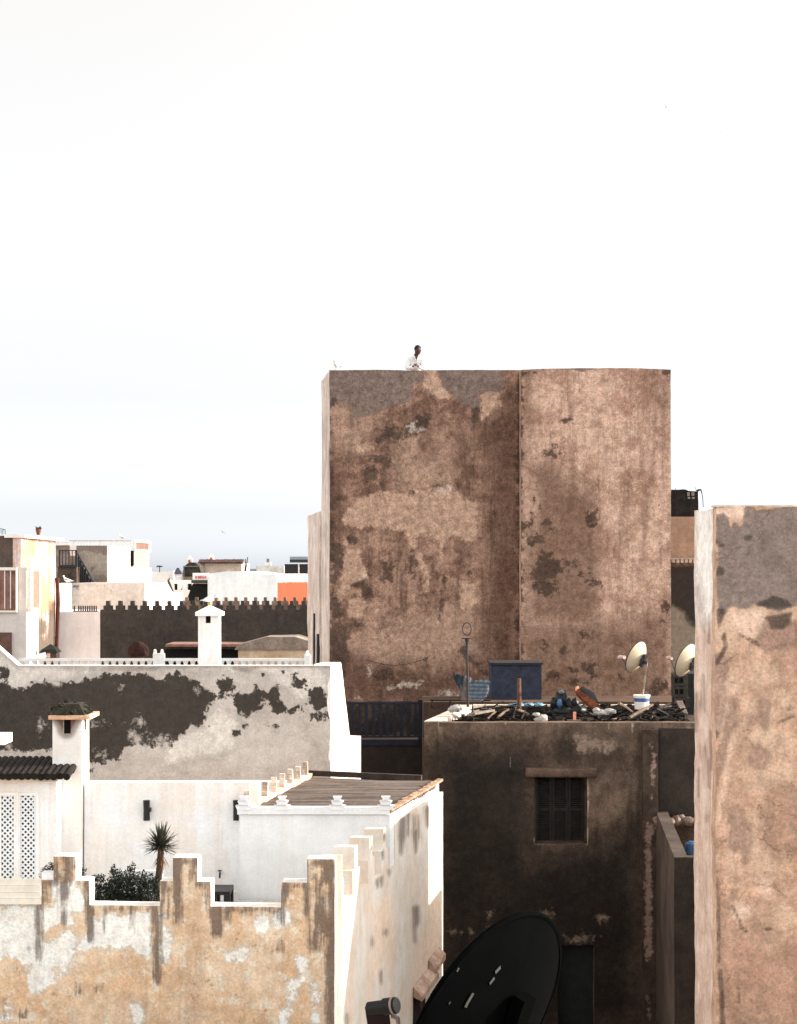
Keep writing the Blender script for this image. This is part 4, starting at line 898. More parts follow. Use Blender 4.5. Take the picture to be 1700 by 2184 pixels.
sr = [('c', 1486, 1480, 1484, 1560, 2.5, 2), ('c', 1500, 1440, 1503, 1520, 2, 2), ('c', 1510, 1620, 1512, 1680, 2, 2), ('e', 1510, 1745, 3, 8), ('e', 1494, 1500, 3, 16), ('c', 1492, 1285, 1496, 1310, 3, 2), ('e', 1505, 1600, 2.5, 12), ('c', 1497, 1330, 1502, 1345, 4, 3), ('c', 1513, 1330, 1512, 1370, 3, 3), ('c', 1490, 1640, 1490, 1700, 2, 2), ('c', 1516, 1560, 1517, 1640, 3, 3), ('c', 1488, 1255, 1489, 1275, 3, 2)]
mRs = plaster('pale_pink_edge_plaster', A(212, 190, 174), A(188, 162, 144), 2.2, A(170, 138, 122), .75, None, .14, masks=[(0, A(110, 84, 72), 's', 12, .05, .03, .8), (1, A(226, 220, 212), 'p', 3, .3, .15, .8)], bump=.6)
slab('side_wall', mRs, SR, LnW(SR.a.x + .4, 21.3, SR.b.x + .4, 20.27), 0, zR - .005, RB, cell=.05, cz=.06, fields=[sr, [('p', [(1478, 1080), (1530, 1080), (1530, 1300), (1500, 1330), (1478, 1200)])]], rough=.022)
m = MB(); m.box(RBk.a.x + .39, RFl.b.x, 20.26, 21.9, 0, zR - .5); m.build('roof_core', M['brown_dark'], RB)
m = MB()
for k in range(90):
    x = RFl.a.x - .02 + k * .04
    if x > RFl.b.x - .1: break
    m.box(x, x + .041, 19.985, 20.2, zR + .001, zR + .022 + .01 * noise.noise(Vector((k * .35, 2, 0))))
m.build('coping', plaster('pale_coping', A(206, 196, 184), A(180, 165, 150), 6, None, 0, None, .1), RB)
# unseen blocks added behind it, sized to put the alley's side wall in shade
NH = thing('alley_shade_block', 'taller unseen block added to shade the alley side wall', 'house', (8, 26, 0))
m = MB(); m.box(5.2, 12, 24.35, 28.5, 0, H - 1.9); m.build('wall', mR, NH)
for o in [NH.children[0]]: pass
NH2 = thing('lower_shade_block', 'lower unseen block added to shade the alley side wall', 'house', (8, 31, 0))
m = MB(); m.box(5.7, 12, 28.52, 29.6, 0, H - 3.6); m.build('wall', mR, NH2)
CBd = thing('unseen_camera_terrace', 'unseen flat-roofed block below the viewpoint, extended to darken the alley', 'house', (0, 5, 0))  # unseen block under the viewpoint, stepped forward to cut light in the alley
m = MB(); m.box(-9, 9, -8, 15.5, 0, H - 4.6); m.box(-9, 9, 15.501, 19.6, 0, H - 5.7); m.build('wall', plaster('unseen_terrace_screed', A(165, 158, 150), A(140, 132, 124), 1, None, 0, None, .15), CBd)
# ================================================================ far rooftops on the left
def cc(ox, oy, s): return lambda x, y: (ox + s * x, oy + s * y)
# --- balcony house, far left
OH = thing('balcony_house', 'pinkish white house with wooden shutters and a slatted balcony side, left edge', 'house', (-13, 57, 0))
OF = Ln(-90, 56.5, 56, 56.5)
OS = Ln(56, 56.5, 81, 61)
slab('wall', plaster('pale_pink_render', A(206, 198, 192), A(192, 182, 174), .6, None, 0, None, .06), OF, LnW(OF.a.x, 60.8, OS.b.x - .02, 60.9), 0, Zy(1210, 56.5), OH, cell=1.2)
slab('sunny_side_wall', M['lit_white'], LnW(OS.a.x + .01, OS.a.y - .02, OS.b.x + .012, OS.b.y), LnW(OS.a.x - .2, OS.a.y + .1, OS.b.x - .2, OS.b.y), 0, Zy(1303, 58), OH, cell=1)
m = MB(); m.pbox(-90, 34, 1217, 1302, 56.44, .05); sh = m.build('shutter', plaster('reddish_shutter', A(150, 112, 100), A(118, 84, 74), 2, A(100, 72, 64), .8, None, .1), OH)
for x in (9, 21.5, -6): m = MB(); m.pbox(x, x + 1.6, 1217.5, 1298, 56.38, .05); m.build('shutter_batten', M['white'], sh)
m = MB(); m.pbox(-90, 36, 1210.5, 1216.5, 56.38, .11); m.pbox(-90, 33, 1302.2, 1306, 56.36, .13); m.pbox(33, 36, 1216.4, 1306, 56.37, .1); m.build('shutter_frame', M['cream'], OH)
m = MB(); m.pbox(-90, 24, 1349, 1425, 56.40, .09); m.build('doorway', plain('brown_doorway', A(98, 74, 64), .9, .3), OH)
# slatted balcony box on the sunny side
bx0 = P(57, 0, 57).x; bx = lambda y: OS.a.x + (OS.b.x - OS.a.x) * (y - 56.5) / 4.5
m = MB(); za, zb = Zy(1210, 58), Zy(1303, 58)
m.hexa([(bx(56.6) + .02, 56.6, zb), (bx(56.6) + .16, 56.6, zb), (bx(59.7) + .10, 59.7, zb), (bx(59.7) + .02, 59.7, zb), (bx(56.6) + .02, 56.6, zb + .12), (bx(56.6) + .16, 56.6, zb + .12), (bx(59.7) + .10, 59.7, zb + .12), (bx(59.7) + .02, 59.7, zb + .12)])
m.hexa([(bx(56.6) + .02, 56.6, za - .12), (bx(56.6) + .16, 56.6, za - .12), (bx(59.7) + .10, 59.7, za - .12), (bx(59.7) + .02, 59.7, za - .12), (bx(56.6) + .02, 56.6, za), (bx(56.6) + .16, 56.6, za), (bx(59.7) + .10, 59.7, za), (bx(59.7) + .02, 59.7, za)])
m.box(bx(58.9), bx(58.9) + .12, 58.85, 59.7, zb + .12, za - .12); m.box(bx(56.6), bx(56.6) + .14, 56.6, 56.95, zb + .12, za - .12)
bal = m.build('balcony', M['lit_white'], OH)
m = MB()
for k in range(9): y = 57.05 + k * .2; m.box(bx(y) + .05, bx(y) + .1, y, y + .05, zb + .12, za - .12)
m.build('slats', M['lit_white'], bal, kind='stuff')
m = MB(); m.box(bx(57) - .02, bx(57) + .02, 56.96, 58.84, zb + .12, za - .12); m.build('screen', plain('salmon_screen', A(236, 180, 156, 3.2), .9, .2), bal)
# --- orange stained tower
OT = thing('stained_tower', 'rust-orange stained white tower with a flat white cap, upper left', 'tower', (-14, 64, 0))
OR = Ln(44.7, 63, 119, 69)
ost = [('c', 60, 1350, 110, 1400, 26, 26), ('c', 112, 1310, 100, 1400, 14, 20), ('e', 85, 1340, 24, 30), ('c', 114, 1290, 112, 1330, 8, 6), ('e', 62, 1370, 10, 40)]
oor = [('c', 80, 1240, 95, 1290, 18, 22), ('e', 70, 1165, 14, 22), ('e', 108, 1172, 10, 12), ('e', 88, 1260, 16, 30), ('c', 55, 1170, 60, 1230, 4, 8), ('c', 100, 1200, 104, 1290, 4, 8)]
mO = plaster('rust_stained_white', (.80, .76, .74, 1), (.74, .58, .48, 1), 1.4, (.42, .21, .12, 1), .85, None, .16, masks=[(1, (.36, .15, .07, 1), 's', 3, 1.4, .25, .85, .1), (0, A(100, 82, 66, 2.4), 's', 3, .9, .2, .92)], bump=.3, third=(.66, .44, .32, 1))
slab('sunny_wall', mO, OR, LnW(OR.a.x - .3, OR.a.y, OR.b.x - .3, OR.b.y), 0, Zy(1145, 63), OT, cell=.12, cz=.12, fields=[ost, oor], rough=.01)
OD = LnW(-18, 63.0, OR.a.x - .302, 63.0)
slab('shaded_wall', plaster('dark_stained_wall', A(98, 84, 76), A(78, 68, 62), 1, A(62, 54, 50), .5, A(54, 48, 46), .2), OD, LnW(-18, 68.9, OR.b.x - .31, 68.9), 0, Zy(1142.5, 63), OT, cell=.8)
m = MB(); z = Zy(1147, 63); z2 = Zy(1140.5, 63)
m.hexa([(OR.a.x - .6, 62.9, z), (OR.a.x + .16, 62.9, z), (OR.b.x + .3, 69.2, z), (OR.b.x - .6, 69.2, z), (OR.a.x - .6, 62.9, z2), (OR.a.x + .16, 62.9, z2), (OR.b.x + .3, 69.2, z2), (OR.b.x - .6, 69.2, z2)])
m.build('roof_cap', M['lit_white'], OT)
m = MB(); q = OR.at(117, 1232); q2 = OR.at(114, 1400); m.tube([(q.x + .1, q.y, q.z), (q.x + .14, q.y, q.z - 1), (q2.x + .1, q2.y + .1, q2.z)], .09, 8); m.build('drain_pipe', plain('red_brown_pipe', A(130, 70, 52, 3.2), .7, .3), OT)
m = MB(); q = P(82, 1141, 65); m.tube([(q.x, 65, q.z), (q.x, 65, q.z + .03), (q.x, 65, q.z + .2), (q.x, 65, q.z + .24)], [.06, .07, .11, .12], 12); pot = m.build('flower_pot', M['clay'], label='small clay pot with a stubby plant on the stained tower cap', cat='plant pot')
m = MB()
for k in range(26):
    a = random.uniform(0, 6.28); r = random.uniform(.01, .09); b_ = Vector((q.x + r * math.cos(a), 65 + r * math.sin(a), q.z + .23)); e = b_ + Vector((math.cos(a) * r * .6, math.sin(a) * r * .6, random.uniform(.04, .12)))
    m.tube([b_, (b_ + e) / 2, e], [.016, .02, .004], 4)
m.build('plant', M['leaf'], pot)
m = MB(); q = P(-10, 1141, 66); w = .4
for k in range(4):
    m.tube([(q.x + k * .135, 66, q.z), (q.x + k * .135, 66, q.z + .2)], .008, 4)
for z in (.08, .15, .2): m.tube([(q.x, 66, q.z + z), (q.x + w, 66, q.z + z)], .008, 4)
m.tube([(q.x, 66, q.z + .2), (q.x + .2, 66, q.z + .26), (q.x + w, 66, q.z + .2)], .01, 4)
m.build('wire_frame', M['dark_metal'], label='thin wire cage frame on the roof at the very left edge', cat='wire frame')
# --- small thatched hut
HT = thing('garden_hut', 'tiny dark hut with a pitched roof and lit window behind the balustrade', 'hut', P(103, 1410, 60))
x0, x1 = P(88, 0, 60).x, P(120, 0, 60).x; zb, zt, za = Zy(1425, 60), Zy(1391, 60), Zy(1374, 60)
m = MB(); m.box(x0, x1, 60, 60.6, zb, zt); m.build('wall', M['wood_dark'], HT)
m = MB(); xm = (x0 + x1) / 2
m.add([(x0 - .07, 59.92, zt - .02), (x1 + .05, 59.92, zt - .02), (x1 + .05, 60.7, zt - .02), (x0 - .07, 60.7, zt - .02), (x0 + .02, 60.0, zt + .1), (x1 - .02, 60.0, zt + .1), (xm, 60.3, za), (x0 + .02, 60.6, zt + .1), (x1 - .02, 60.6, zt + .1)],
      [(0, 3, 2, 1), (0, 1, 5, 4), (1, 2, 8, 5), (2, 3, 7, 8), (3, 0, 4, 7), (4, 5, 6), (5, 8, 6), (8, 7, 6), (7, 4, 6)])
m.build('roof', M['soot'], HT)
m = MB(); m.pbox(99.5, 107, 1393, 1403, 59.98, .05); m.build('window', plain('pale_pane', A(170, 140, 126), .5, .3), HT)
# --- white block with grey and sunlit walls
WB = thing('white_terrace_house', 'bright white house with a grey rear wall left of the dark crenellated wall', 'house', (-13, 70, 0))
WS = Ln(122, 70.5, 152, 75); 
slab('tall_wall', M['lit_white'], WS, LnW(WS.a.x - .3, WS.a.y, WS.b.x - .3, WS.b.y), 0, Zy(1244.5, 70.5), WB, cell=1)
WL = Ln(118, 69.5, 214, 69.5)
slab('wall', M['white_bright'], WL, LnW(WS.a.x + .02, 74, WL.b.x, 74), 0, Zy(1305, 69.5), WB, cell=1)
WG = Ln(150, 76, 309, 76)
gst = [c4s for c4s in [('c', 158, 1250, 168, 1255, 3, 4), ('e', 206, 1248, 4, 3), ('e', 223, 1248, 3, 3), ('e', 237, 1262, 1.5, 4), ('c', 170, 1247, 176, 1245, 1.5, 1)]]
slab('rear_wall', plaster('grey_beige_render', A(196, 186, 176), A(182, 170, 160), 1, None, 0, None, .16, masks=[(0, A(84, 70, 64), 'p', 4, .06, .03, .9)]), WG, LnW(WG.a.x, 82, WG.b.x - .25, 82), 0, Zy(1243.5, 76), WB, cell=.15, cz=.15, fields=[gst])
WR = Ln(309, 76.2, 357, 81.5)
slab('sunny_wall', M['lit_white'], LnW(WR.a.x + .01, WR.a.y, WR.b.x, WR.b.y), LnW(WR.a.x - .25, WR.a.y, WR.b.x - .25, WR.b.y), 0, Zy(1243.7, 76.2), WB, cell=1)
W2 = Ln(357, 81.5, 389.5, 85.4)
u37 = W2.u(370)
slab('sunny_low_wall', M['lit_white'], W2, LnW(W2.a.x - .25, W2.a.y, W2.b.x - .25, W2.b.y), 0, Zy(1243.7, 81.5), WB, xs=[u37], cell=.4, topf=lambda u: Zy(1243.7, 81.5) - (Zy(1243.7, 81.5) - Zy(1266, 83)) * min(1, u / u37))
m = MB()
for k in range(11):
    x = 157 + k * 4.7
    if k == 1: continue
    m.pbox(x, x + 2.4, 1292, 1304.5, 69.6, .12)
m.pbox(155, 209, 1303, 1305.5, 69.55, .2)
m.build('parapet_posts', plain('dark_posts', A(80, 74, 68), .9, .3), WB, kind='stuff')
m = MB(); q = P(119.5, 0, 68); m.tube([(q.x, 68, Zy(1368, 68)), (q.x, 68, Zy(1410, 68))], .03, 6); q = P(134, 0, 68)
# --- terrace house with railings and stairs, behind
SH = thing('stair_house', 'stone and white house with a dark stair railing and balustraded roof terrace', 'house', (-13, 88, 0))
SS = Ln(163, 88, 228.7, 88)
sst = [('p', [(160, 1160), (228, 1160), (228, 1182), (208, 1178), (190, 1174), (170, 1176), (163, 1180)]), ('e', 212, 1232, 10, 4), ('e', 222, 1238, 8, 4), ('e', 197, 1213, 4, 3)]
mSt = plaster('stair_stone', A(164, 152, 138), A(146, 134, 122), 1, None, 0, A(112, 98, 90), .22, masks=[(0, A(112, 98, 88), 'p', 2, .6, .12, .9)])
slab('stone_wall', mSt, SS, LnW(SS.a.x, 95, SS.b.x - .3, 95), 0, Zy(1163.5, 88), SH, cell=.2, fields=[sst])
SW = Ln(228.7, 88.1, 277.7, 94)
slab('sunny_wall', M['lit_white'], SW, LnW(SW.a.x - .28, SW.a.y, SW.b.x - .28, SW.b.y), 0, Zy(1163.7, 88), SH, cell=1)
SW2 = Ln(277, 93.9, 322, 100.5)
slab('low_sunny_wall', M['lit_white'], LnW(SW2.a.x + .06, SW2.a.y, SW2.b.x, SW2.b.y), LnW(SW2.a.x - .25, SW2.a.y, SW2.b.x - .25, SW2.b.y), 0, Zy(1210, 96), SH, cell=1)
SO = Ln(284.6, 98, 318, 103)
slab('orange_wall', plaster('orange_cream', (.50, .34, .24, 1), (.42, .26, .17, 1), 1.2, None, 0, None, .1), SO, LnW(SO.a.x - .4, SO.a.y, SO.b.x - .4, SO.b.y), 0, Zy(1176, 99), SH, cell=1)
m = MB(); m.pbox(277.5, 284.5, 1174.5, 1206, 97.9, .3); m.build('dark_opening', M['soot'], SH)  # soot black paints the shade inside the opening
# slatted white panel
def so_pt(x, y): return SO.at(x, y)
m = MB()
za, zb = Zy(1152, 99), Zy(1176, 99)
L = SO.L
for (a, b, z0, z1) in ((0, L, za - .12, za), (0, L, zb, zb + .12), (0, .25, zb + .12, za - .12), (L - .25, L, zb + .12, za - .12)):
    p0, p1 = SO.pt(a, 0), SO.pt(b, 0)
    m.hexa([(p0.x, p0.y, z0), (p0.x + .1, p0.y, z0), (p1.x + .1, p1.y, z0), (p1.x, p1.y, z0), (p0.x, p0.y, z1), (p0.x + .1, p0.y, z1), (p1.x + .1, p1.y, z1), (p1.x, p1.y, z1)])
pan = m.build('slatted_screen', M['lit_white'], SH)
m = MB()
for k in range(11):
    a = .35 + k * (L - .6) / 11; p0 = SO.pt(a, 0); p1 = SO.pt(a + (L - .6) / 22, 0)
    m.hexa([(p0.x, p0.y, zb + .12), (p0.x + .05, p0.y, zb + .12), (p1.x + .05, p1.y, zb + .12), (p1.x, p1.y, zb + .12), (p0.x, p0.y, za - .12), (p0.x + .05, p0.y, za - .12), (p1.x + .05, p1.y, za - .12), (p1.x, p1.y, za - .12)])
m.build('slats', plain('pink_slats', (.26, .15, .11, 1), .9, .2), pan, kind='stuff')
# roof balustrade
m = MB(); m.pbox(148, 282, 1152.3, 1154.2, 95.5, .12); rl = m.build('top_rail', plain('pink_rail', A(190, 166, 152), .9, .2), SH)
x = 149
while x < 282:
    w = 1.4 if int(x) % 5 else 3.4
    m = MB(); m.pbox(x, x + w, 1154.2, 1166, 95.52, .08); m.build('rail_post', M['cream'], rl); x += 6.2
m = MB(); m.pbox(121, 149, 1156, 1157.5, 93, .1); m.pbox(121, 149, 1161, 1163, 93, .1)
for k in range(9): m.pbox(122 + k * 3, 123.2 + k * 3, 1157.5, 1161, 93.02, .06)
m.build('low_rail', M['cream'], SH)
m = MB(); m.pbox(118, 150, 1163, 1250, 93.2, 1.5); m.build('rear_block', plaster('rear_block_render', A(150, 134, 124), A(120, 104, 96), 1, None, 0, None, .2), SH)
m = MB(); m.pbox(149, 164, 1164, 1178, 92, .5); m.build('white_corner', M['lit_white'], SH)
m = MB(); m.pbox(124, 163.5, 1209, 1250, 86.5, 3); m.build('landing', plaster('landing_render', A(90, 76, 66), A(56, 48, 44), 1.2, A(46, 40, 36), .6, None, .2), SH)
m = MB(); m.pbox(125, 163, 1173, 1175, 86.4, .12); m.pbox(125, 163, 1205, 1210, 86.4, .12); m.pbox(162.9, 164.5, 1173, 1210, 86.4, .12); rl = m.build('railing', M['dark_metal'], SH)
for x in (125.5, 132.5, 139.5, 146, 153, 160): m = MB(); m.pbox(x, x + (2.6 if x < 127 else 1.5), 1175, 1205, 86.42, .08); m.build('baluster', M['dark_metal'], rl)
m = MB(); n0 = [(163, 1175), (174, 1196), (186, 1216), (200, 1242)]
q = [P(x, y, 87) for x, y in n0]; m.tube(q, .05, 5); lo = [P(x - 1, y + 22, 87) for x, y in n0]; 
for k in range(8):
    t = k / 7 * (len(q) - 1); i = min(int(t), len(q) - 2); a = q[i].lerp(q[i + 1], t - i); m.tube([a, a - Vector((0, 0, .8))], .03, 4)
m.build('stair_rail', M['dark_metal'], SH)
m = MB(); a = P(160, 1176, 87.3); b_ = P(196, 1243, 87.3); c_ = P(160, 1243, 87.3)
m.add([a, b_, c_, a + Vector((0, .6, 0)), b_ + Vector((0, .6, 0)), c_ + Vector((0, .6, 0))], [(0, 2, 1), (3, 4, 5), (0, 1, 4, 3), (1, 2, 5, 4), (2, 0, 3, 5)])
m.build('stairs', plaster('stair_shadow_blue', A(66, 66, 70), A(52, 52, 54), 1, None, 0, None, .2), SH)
# --- skyline odds and ends
def far_block(name, label, x0, x1, yt, d, mat, dep=3, cat='building', rough=0):
    L_ = Ln(x0, d, x1, d)
    return slab(name, mat, L_, L_.off(dep), 0, Zy(yt, d), None, cell=1.5, label=label, cat=cat, loc=(L_.a.x, d, 0))
far_block('low_building', 'low pale grey building with a flat roof just right of the stair house', 322, 366, 1219, 125, M['white'])
far_block('white_house', 'little bright white cube house beside the blue-roofed turret', 358, 370, 1217, 118, M['lit_white'])
FT = thing('turret', 'small white turret with a pointed dark blue roof', 'turret', P(379, 1236, 112))
m = MB(); q = P(379.5, 1224, 112); m.tube([(q.x, 112, 0), (q.x, 112, q.z)], [.22, .22], 4); m.build('turret_wall', M['white'], FT)
m = MB(); m.tube([(q.x, 112, q.z), (q.x, 112, q.z + .02), (q.x, 112, Zy(1211, 112))], [.30, .30, .06], 8); m.build('turret_roof', plain('dark_blue_tile', A(78, 76, 92), .7, .3), FT)
AR = thing('arcade_house', 'pale grey terrace house with three dark square openings', 'house', (-15, 100, 0))
AF = Ln(360, 100, 411, 100); ho = [(AF.u(a), AF.u(b)) for a, b in ((371, 378.5), (385, 388.5), (399.5, 409))]
z0, z1 = Zy(1258.5, 100), Zy(1245, 100)
slab('arcade_wall', M['white'], AF, AF.off(.3), 0, Zy(1237, 100), AR, [v for h in ho for v in h], [z0, z1], lambda u, z: not any(a < u < b and z0 < z < z1 for a, b in ho), .6)
m = MB(); m.pbox(362, 410, 1243, 1262, 100.6, .2); m.build('dark_room', M['soot'], AR)  # soot black paints the shade inside the room
m = MB(); q = P(384, 1262, 99.6); m.tube([(q.x, 99.6, q.z), (q.x, 99.6, Zy(1254, 99.6)), (q.x, 99.6, Zy(1246, 99.6)), (q.x, 99.6, Zy(1244, 99.6))], [.05, .08, .11, .03], 10)
m.build('hanging_cloth', M['lit_white'], label='bright white cloth hanging in the arcade opening', cat='cloth')
m = MB(); m.tube([P(359, 1236, 97), P(362, 1250, 97), P(369, 1262, 97)], [.05, .12, .05], 6); m.tube([P(358, 1243, 97), P(362, 1233, 97)], .03, 5)
m.build('leaning_pole', M['dark_metal'], label='dark leaning post at the slanted end of the bright white wall', cat='post')
m = MB(); m.tube([P(340.5, 1219, 124), P(340.5, 1210, 124)], .03, 5)
for a in range(9):
    th = a * .7; e = P(340.5, 1209, 124) + Vector((math.cos(th) * .26, math.sin(th) * .26, .06 * math.sin(a * 3))); c_ = P(340.5, 1209, 124); m.tube([c_, (c_ + e) / 2 + Vector((0, 0, .06)), e], [.02, .035, .01], 4)
FP = thing('palm_tree', 'tiny distant palm on the skyline above the low pale building', 'palm tree', P(340.5, 1219, 124))
m2 = MB(); m2.tube([P(340.5, 1221, 124), P(340.5, 1209, 124)], .035, 5); m2.build('trunk', M['bark'], FP)
m.build('crown', M['leaf'], FP)
# dark vaulted pergola
VG = thing('vaulted_pergola', 'dark netted vaulted pergola next to the brown-tiled pavilion', 'pergola', P(408, 1236, 108))
m = MB(); arc = []
for k in range(13):
    a = math.pi * k / 12; arc.append((P(409 - 20 * math.cos(a), 0, 108).x, Zy(1230 - 31 * math.sin(a) ** .8, 108)))
vs = [(x, 108.0, z) for x, z in arc] + [(x, 110.5, z) for x, z in arc]; n = 13
m.add(vs, [tuple(range(n)), tuple(range(2 * n - 1, n - 1, -1))] + [(i, i + 1, i + 1 + n, i + n) for i in range(n - 1)] + [(0, n, 2 * n - 1, n - 1)])
m.build('net_canopy', plain('green_black_net', A(52, 50, 42), .95, .5, 3), VG)
m = MB(); m.pbox(391, 393, 1208, 1240, 107.9, .15); m.pbox(391, 427, 1207, 1209, 107.9, .15); m.pbox(391, 410, 1230, 1239, 107.85, .2); m.build('pergola_frame', plain('pergola_frame', A(116, 104, 92), .9, .3), VG)
# brown tiled pavilion with two lantern chimneys
PV = thing('tiled_pavilion', 'beige pavilion with a dark tiled roof and toothed cornice on the skyline', 'house', (-12, 112, 0))
VF = Ln(424, 112, 515.5, 112)
slab('wall', plaster('beige_render', A(206, 188, 172), A(184, 164, 150), .8, None, 0, None, .15), VF, VF.off(6), 0, Zy(1201, 112), PV, cell=1)
m = MB(); m.pbox(424, 437, 1203, 1240, 111.9, .1); m.build('shaded_bay', plaster('shaded_bay', A(150, 134, 126), A(130, 116, 108), 1, None, 0, None, .2), PV)
m = MB()
for k in range(26): m.pbox(438 + k * 3, 439.7 + k * 3, 1203, 1205, 111.86, .15)
m.pbox(436, 517, 1200.5, 1203, 111.8, .3)
m.build('toothed_cornice', M['cream'], PV)
m = MB()
for k in range(30):
    x = P(424 + k * 3.2, 0, 111.6).x; m.tube([(x, 111.6, Zy(1200.5, 111.6)), (x, 112.6, Zy(1194 + random.uniform(-.5, .6), 112.6))], [.07, .06], 5)
m.build('tile_roof', plain('dark_brown_tile', A(74, 54, 48), .95, .5, 3), PV)
for i, (x, y, dd) in enumerate(((405, 1200, 113.8), (451, 1195, 113.8))):
    L2 = thing('lantern_chimney', ['domed white lantern chimney above the dark vaulted pergola', 'domed white lantern chimney on the dark tiled roof'][i], 'chimney', P(x, y + 6, dd), 'domed lantern chimneys')
    w = P(x + 5.5, 0, dd).x - P(x, 0, dd).x; q = P(x, y, dd)
    m = MB(); m.box(q.x - w, q.x + w, dd - w, dd + w, q.z - (2 if i == 0 else .5), q.z + .28); m.build('lantern_shaft', M['lit_white'], L2)
    m = MB(); m.ell((q.x, dd, q.z + .28), w * .75, w * .75, .2, 10, 6); m.build('dome', M['white'], L2)
    m = MB(); m.box(q.x - w * .4, q.x + w * .3, dd - w - .02, dd - w + .02, q.z, q.z + .18); m.build('lantern_window', plain('terracotta_vent', A(140, 88, 66), .8, .3), L2)
# sign wall
SG = thing('sign_wall', 'white sign wall with red letters over a black shop opening', 'sign', P(427, 1240, 96))
m = MB(); m.pbox(411, 444, 1222, 1237, 96, .4); m.build('sign_board', M['white_bright'], SG)
tx = bpy.data.curves.new('lettering', 'FONT'); tx.body = 'B BEGA'; tx.size = .20; tx.extrude = .01; tx.align_x = 'CENTER'; tx.align_y = 'CENTER'
to = bpy.data.objects.new('lettering', tx); COL.objects.link(to); to.parent = SG; q = P(428.5, 1231, 95.97)
to.location = q - SG.location; to.rotation_euler = (R(90), 0, 0); tx.offset = .006; tx.materials.append(plain('red_letters', A(206, 90, 80), .7, .1))
m = MB(); m.pbox(408, 444, 1237, 1244, 95.6, .7); m.build('dark_awning', plain('awning', A(62, 58, 52), .9, .3), SG)
m = MB(); m.add([P(411, 1245, 96.2), P(444, 1245, 96.2), P(444, 1300, 96.2), P(398, 1300, 96.2), P(400, 1274, 96.2), P(406, 1258, 96.2)] + [P(x, y, 96.2) + Vector((0, 1, 0)) for x, y in ((411, 1245), (444, 1245), (444, 1300), (398, 1300), (400, 1274), (406, 1258))],
      [(0, 5, 4, 3, 2, 1), (6, 7, 8, 9, 10, 11)] + [(i, (i + 1) % 6, (i + 1) % 6 + 6, i + 6) for i in range(6)])
m.build('black_opening', M['soot'], SG)  # soot black paints the shade inside the opening
# blue white wall and orange wall
BW_ = thing('orange_end_house', 'long blue-white house whose sunlit end is painted orange under a white band', 'house', (-9, 92, 0))
bwf = Ln(443, 92, 589.6, 92)
slab('front_wall', plaster('blue_white_render', A(214, 220, 220), A(204, 210, 210), .8, None, 0, None, .07), bwf, LnW(bwf.a.x, 110, bwf.b.x + .2, 110), 0, Zy(1224, 92), BW_, cell=1, topf=lambda u: Zy(1224, 92) + (.16 * max(0, math.sin(u * 1.1)) if u < 2 else 0))
bo = Ln(589.6, 92.1, 660, 112)
orf = [('p', [(585, 1241), (665, 1240), (665, 1330), (585, 1330)])]
slab('sunny_end_wall', plaster('orange_paint', A(240, 222, 204), A(232, 210, 190), 1, None, 0, None, .08, masks=[(0, (.165, .030, .007, 1), 'p', 3, .35, .06, .98)]), bo, LnW(bo.a.x - .2, bo.a.y, bo.b.x - .2, bo.b.y), 0, Zy(1224, 92), BW_, cell=.4, cz=.2, fields=[orf], topf=lambda u: Zy(1224, 92 + u))
far_block('grey_house_far', 'pale grey flat building on the skyline left of the dark greenhouse', 547, 606, 1206.5, 140, M['floor'], 4).name = 'far_grey_house'
SQ = thing('roof_turret', 'small stepped square turret on the pale grey skyline building', 'turret', P(571, 1207, 141))
m = MB(); m.pbox(565, 578, 1199.5, 1208, 141, .5); m.build('turret_base', M['floor'], SQ)
m = MB(); m.pbox(568.5, 574.5, 1191.5, 1199.4, 141.05, .25); m.build('turret_top', M['cloth_grey'], SQ)
GR = thing('greenhouse', 'black glazed roof shed under a grey metal canopy beside the big tower', 'shed', P(630, 1223, 130))
m = MB(); m.pbox(607, 670, 1203, 1260, 130, 3); m.build('glazing', M['black'], GR)
m = MB(); m.pbox(618, 670, 1193.5, 1199.5, 129.6, 2); m.build('canopy_edge', M['dark_metal'], GR)
m = MB(); m.pbox(618, 670, 1187, 1193.4, 129.8, 2); m.build('canopy', plain('grey_blue_metal', A(132, 142, 146), .7, .2), GR)
m = MB(); m.pbox(636, 638.6, 1203, 1222, 129.9, .1); m.build('post', M['lit_white'], GR)
for (a, b_, lab) in (((521.5, 1225), (528.5, 1188), 'longer of two thin dark poles sticking up beside the tiled pavilion'), ((521, 1225), (524, 1192), 'shorter upright pole crossing the leaning one beside the tiled pavilion')):
    m = MB(); m.tube([P(a[0], a[1] + 8, 111), P(b_[0], b_[1], 111)], [.06, .03], 6); m.build('pole', M['dark_metal'], label=lab, cat='pole')
# --- crenellated walls
def cren(name, label, x0, x1, d, c0, step, ylow, hw, hw2, ymid, ytop, mat):
    L_ = Ln(x0, d, x1, d); zl, zm, zt = Zy(ylow, d), Zy(ymid, d), Zy(ytop, d)
    cs_ = []; x = c0
    while x < x1: cs_.append(x); x += step
    br = []
    for c_ in cs_: br += [L_.u(c_ - hw), L_.u(c_ + hw), L_.u(c_ - hw2), L_.u(c_ + hw2)]
    def kp(u, z):
        if z < zl: return True
        w = hw if z < zm else hw2
        return any(L_.u(c_ - w) < u < L_.u(c_ + w) for c_ in cs_)
    return slab(name, mat, L_, L_.off(.35), 0, zt, None, br, [zl, zm], kp, 1.0, cz=1.5, label=label, cat='wall', rough=.006)
mD = plaster('dark_basalt_wall', A(66, 60, 55), A(56, 51, 47), 1, None, 0, None, .25)
cren('crenellated_wall', 'dark grey wall topped with stepped merlons behind the white chimney with the pyramid cap', 213.5, 700, 64, 229.4, 26.17, 1300.5, 8.8, 3.7, 1291.5, 1281.5, mD)
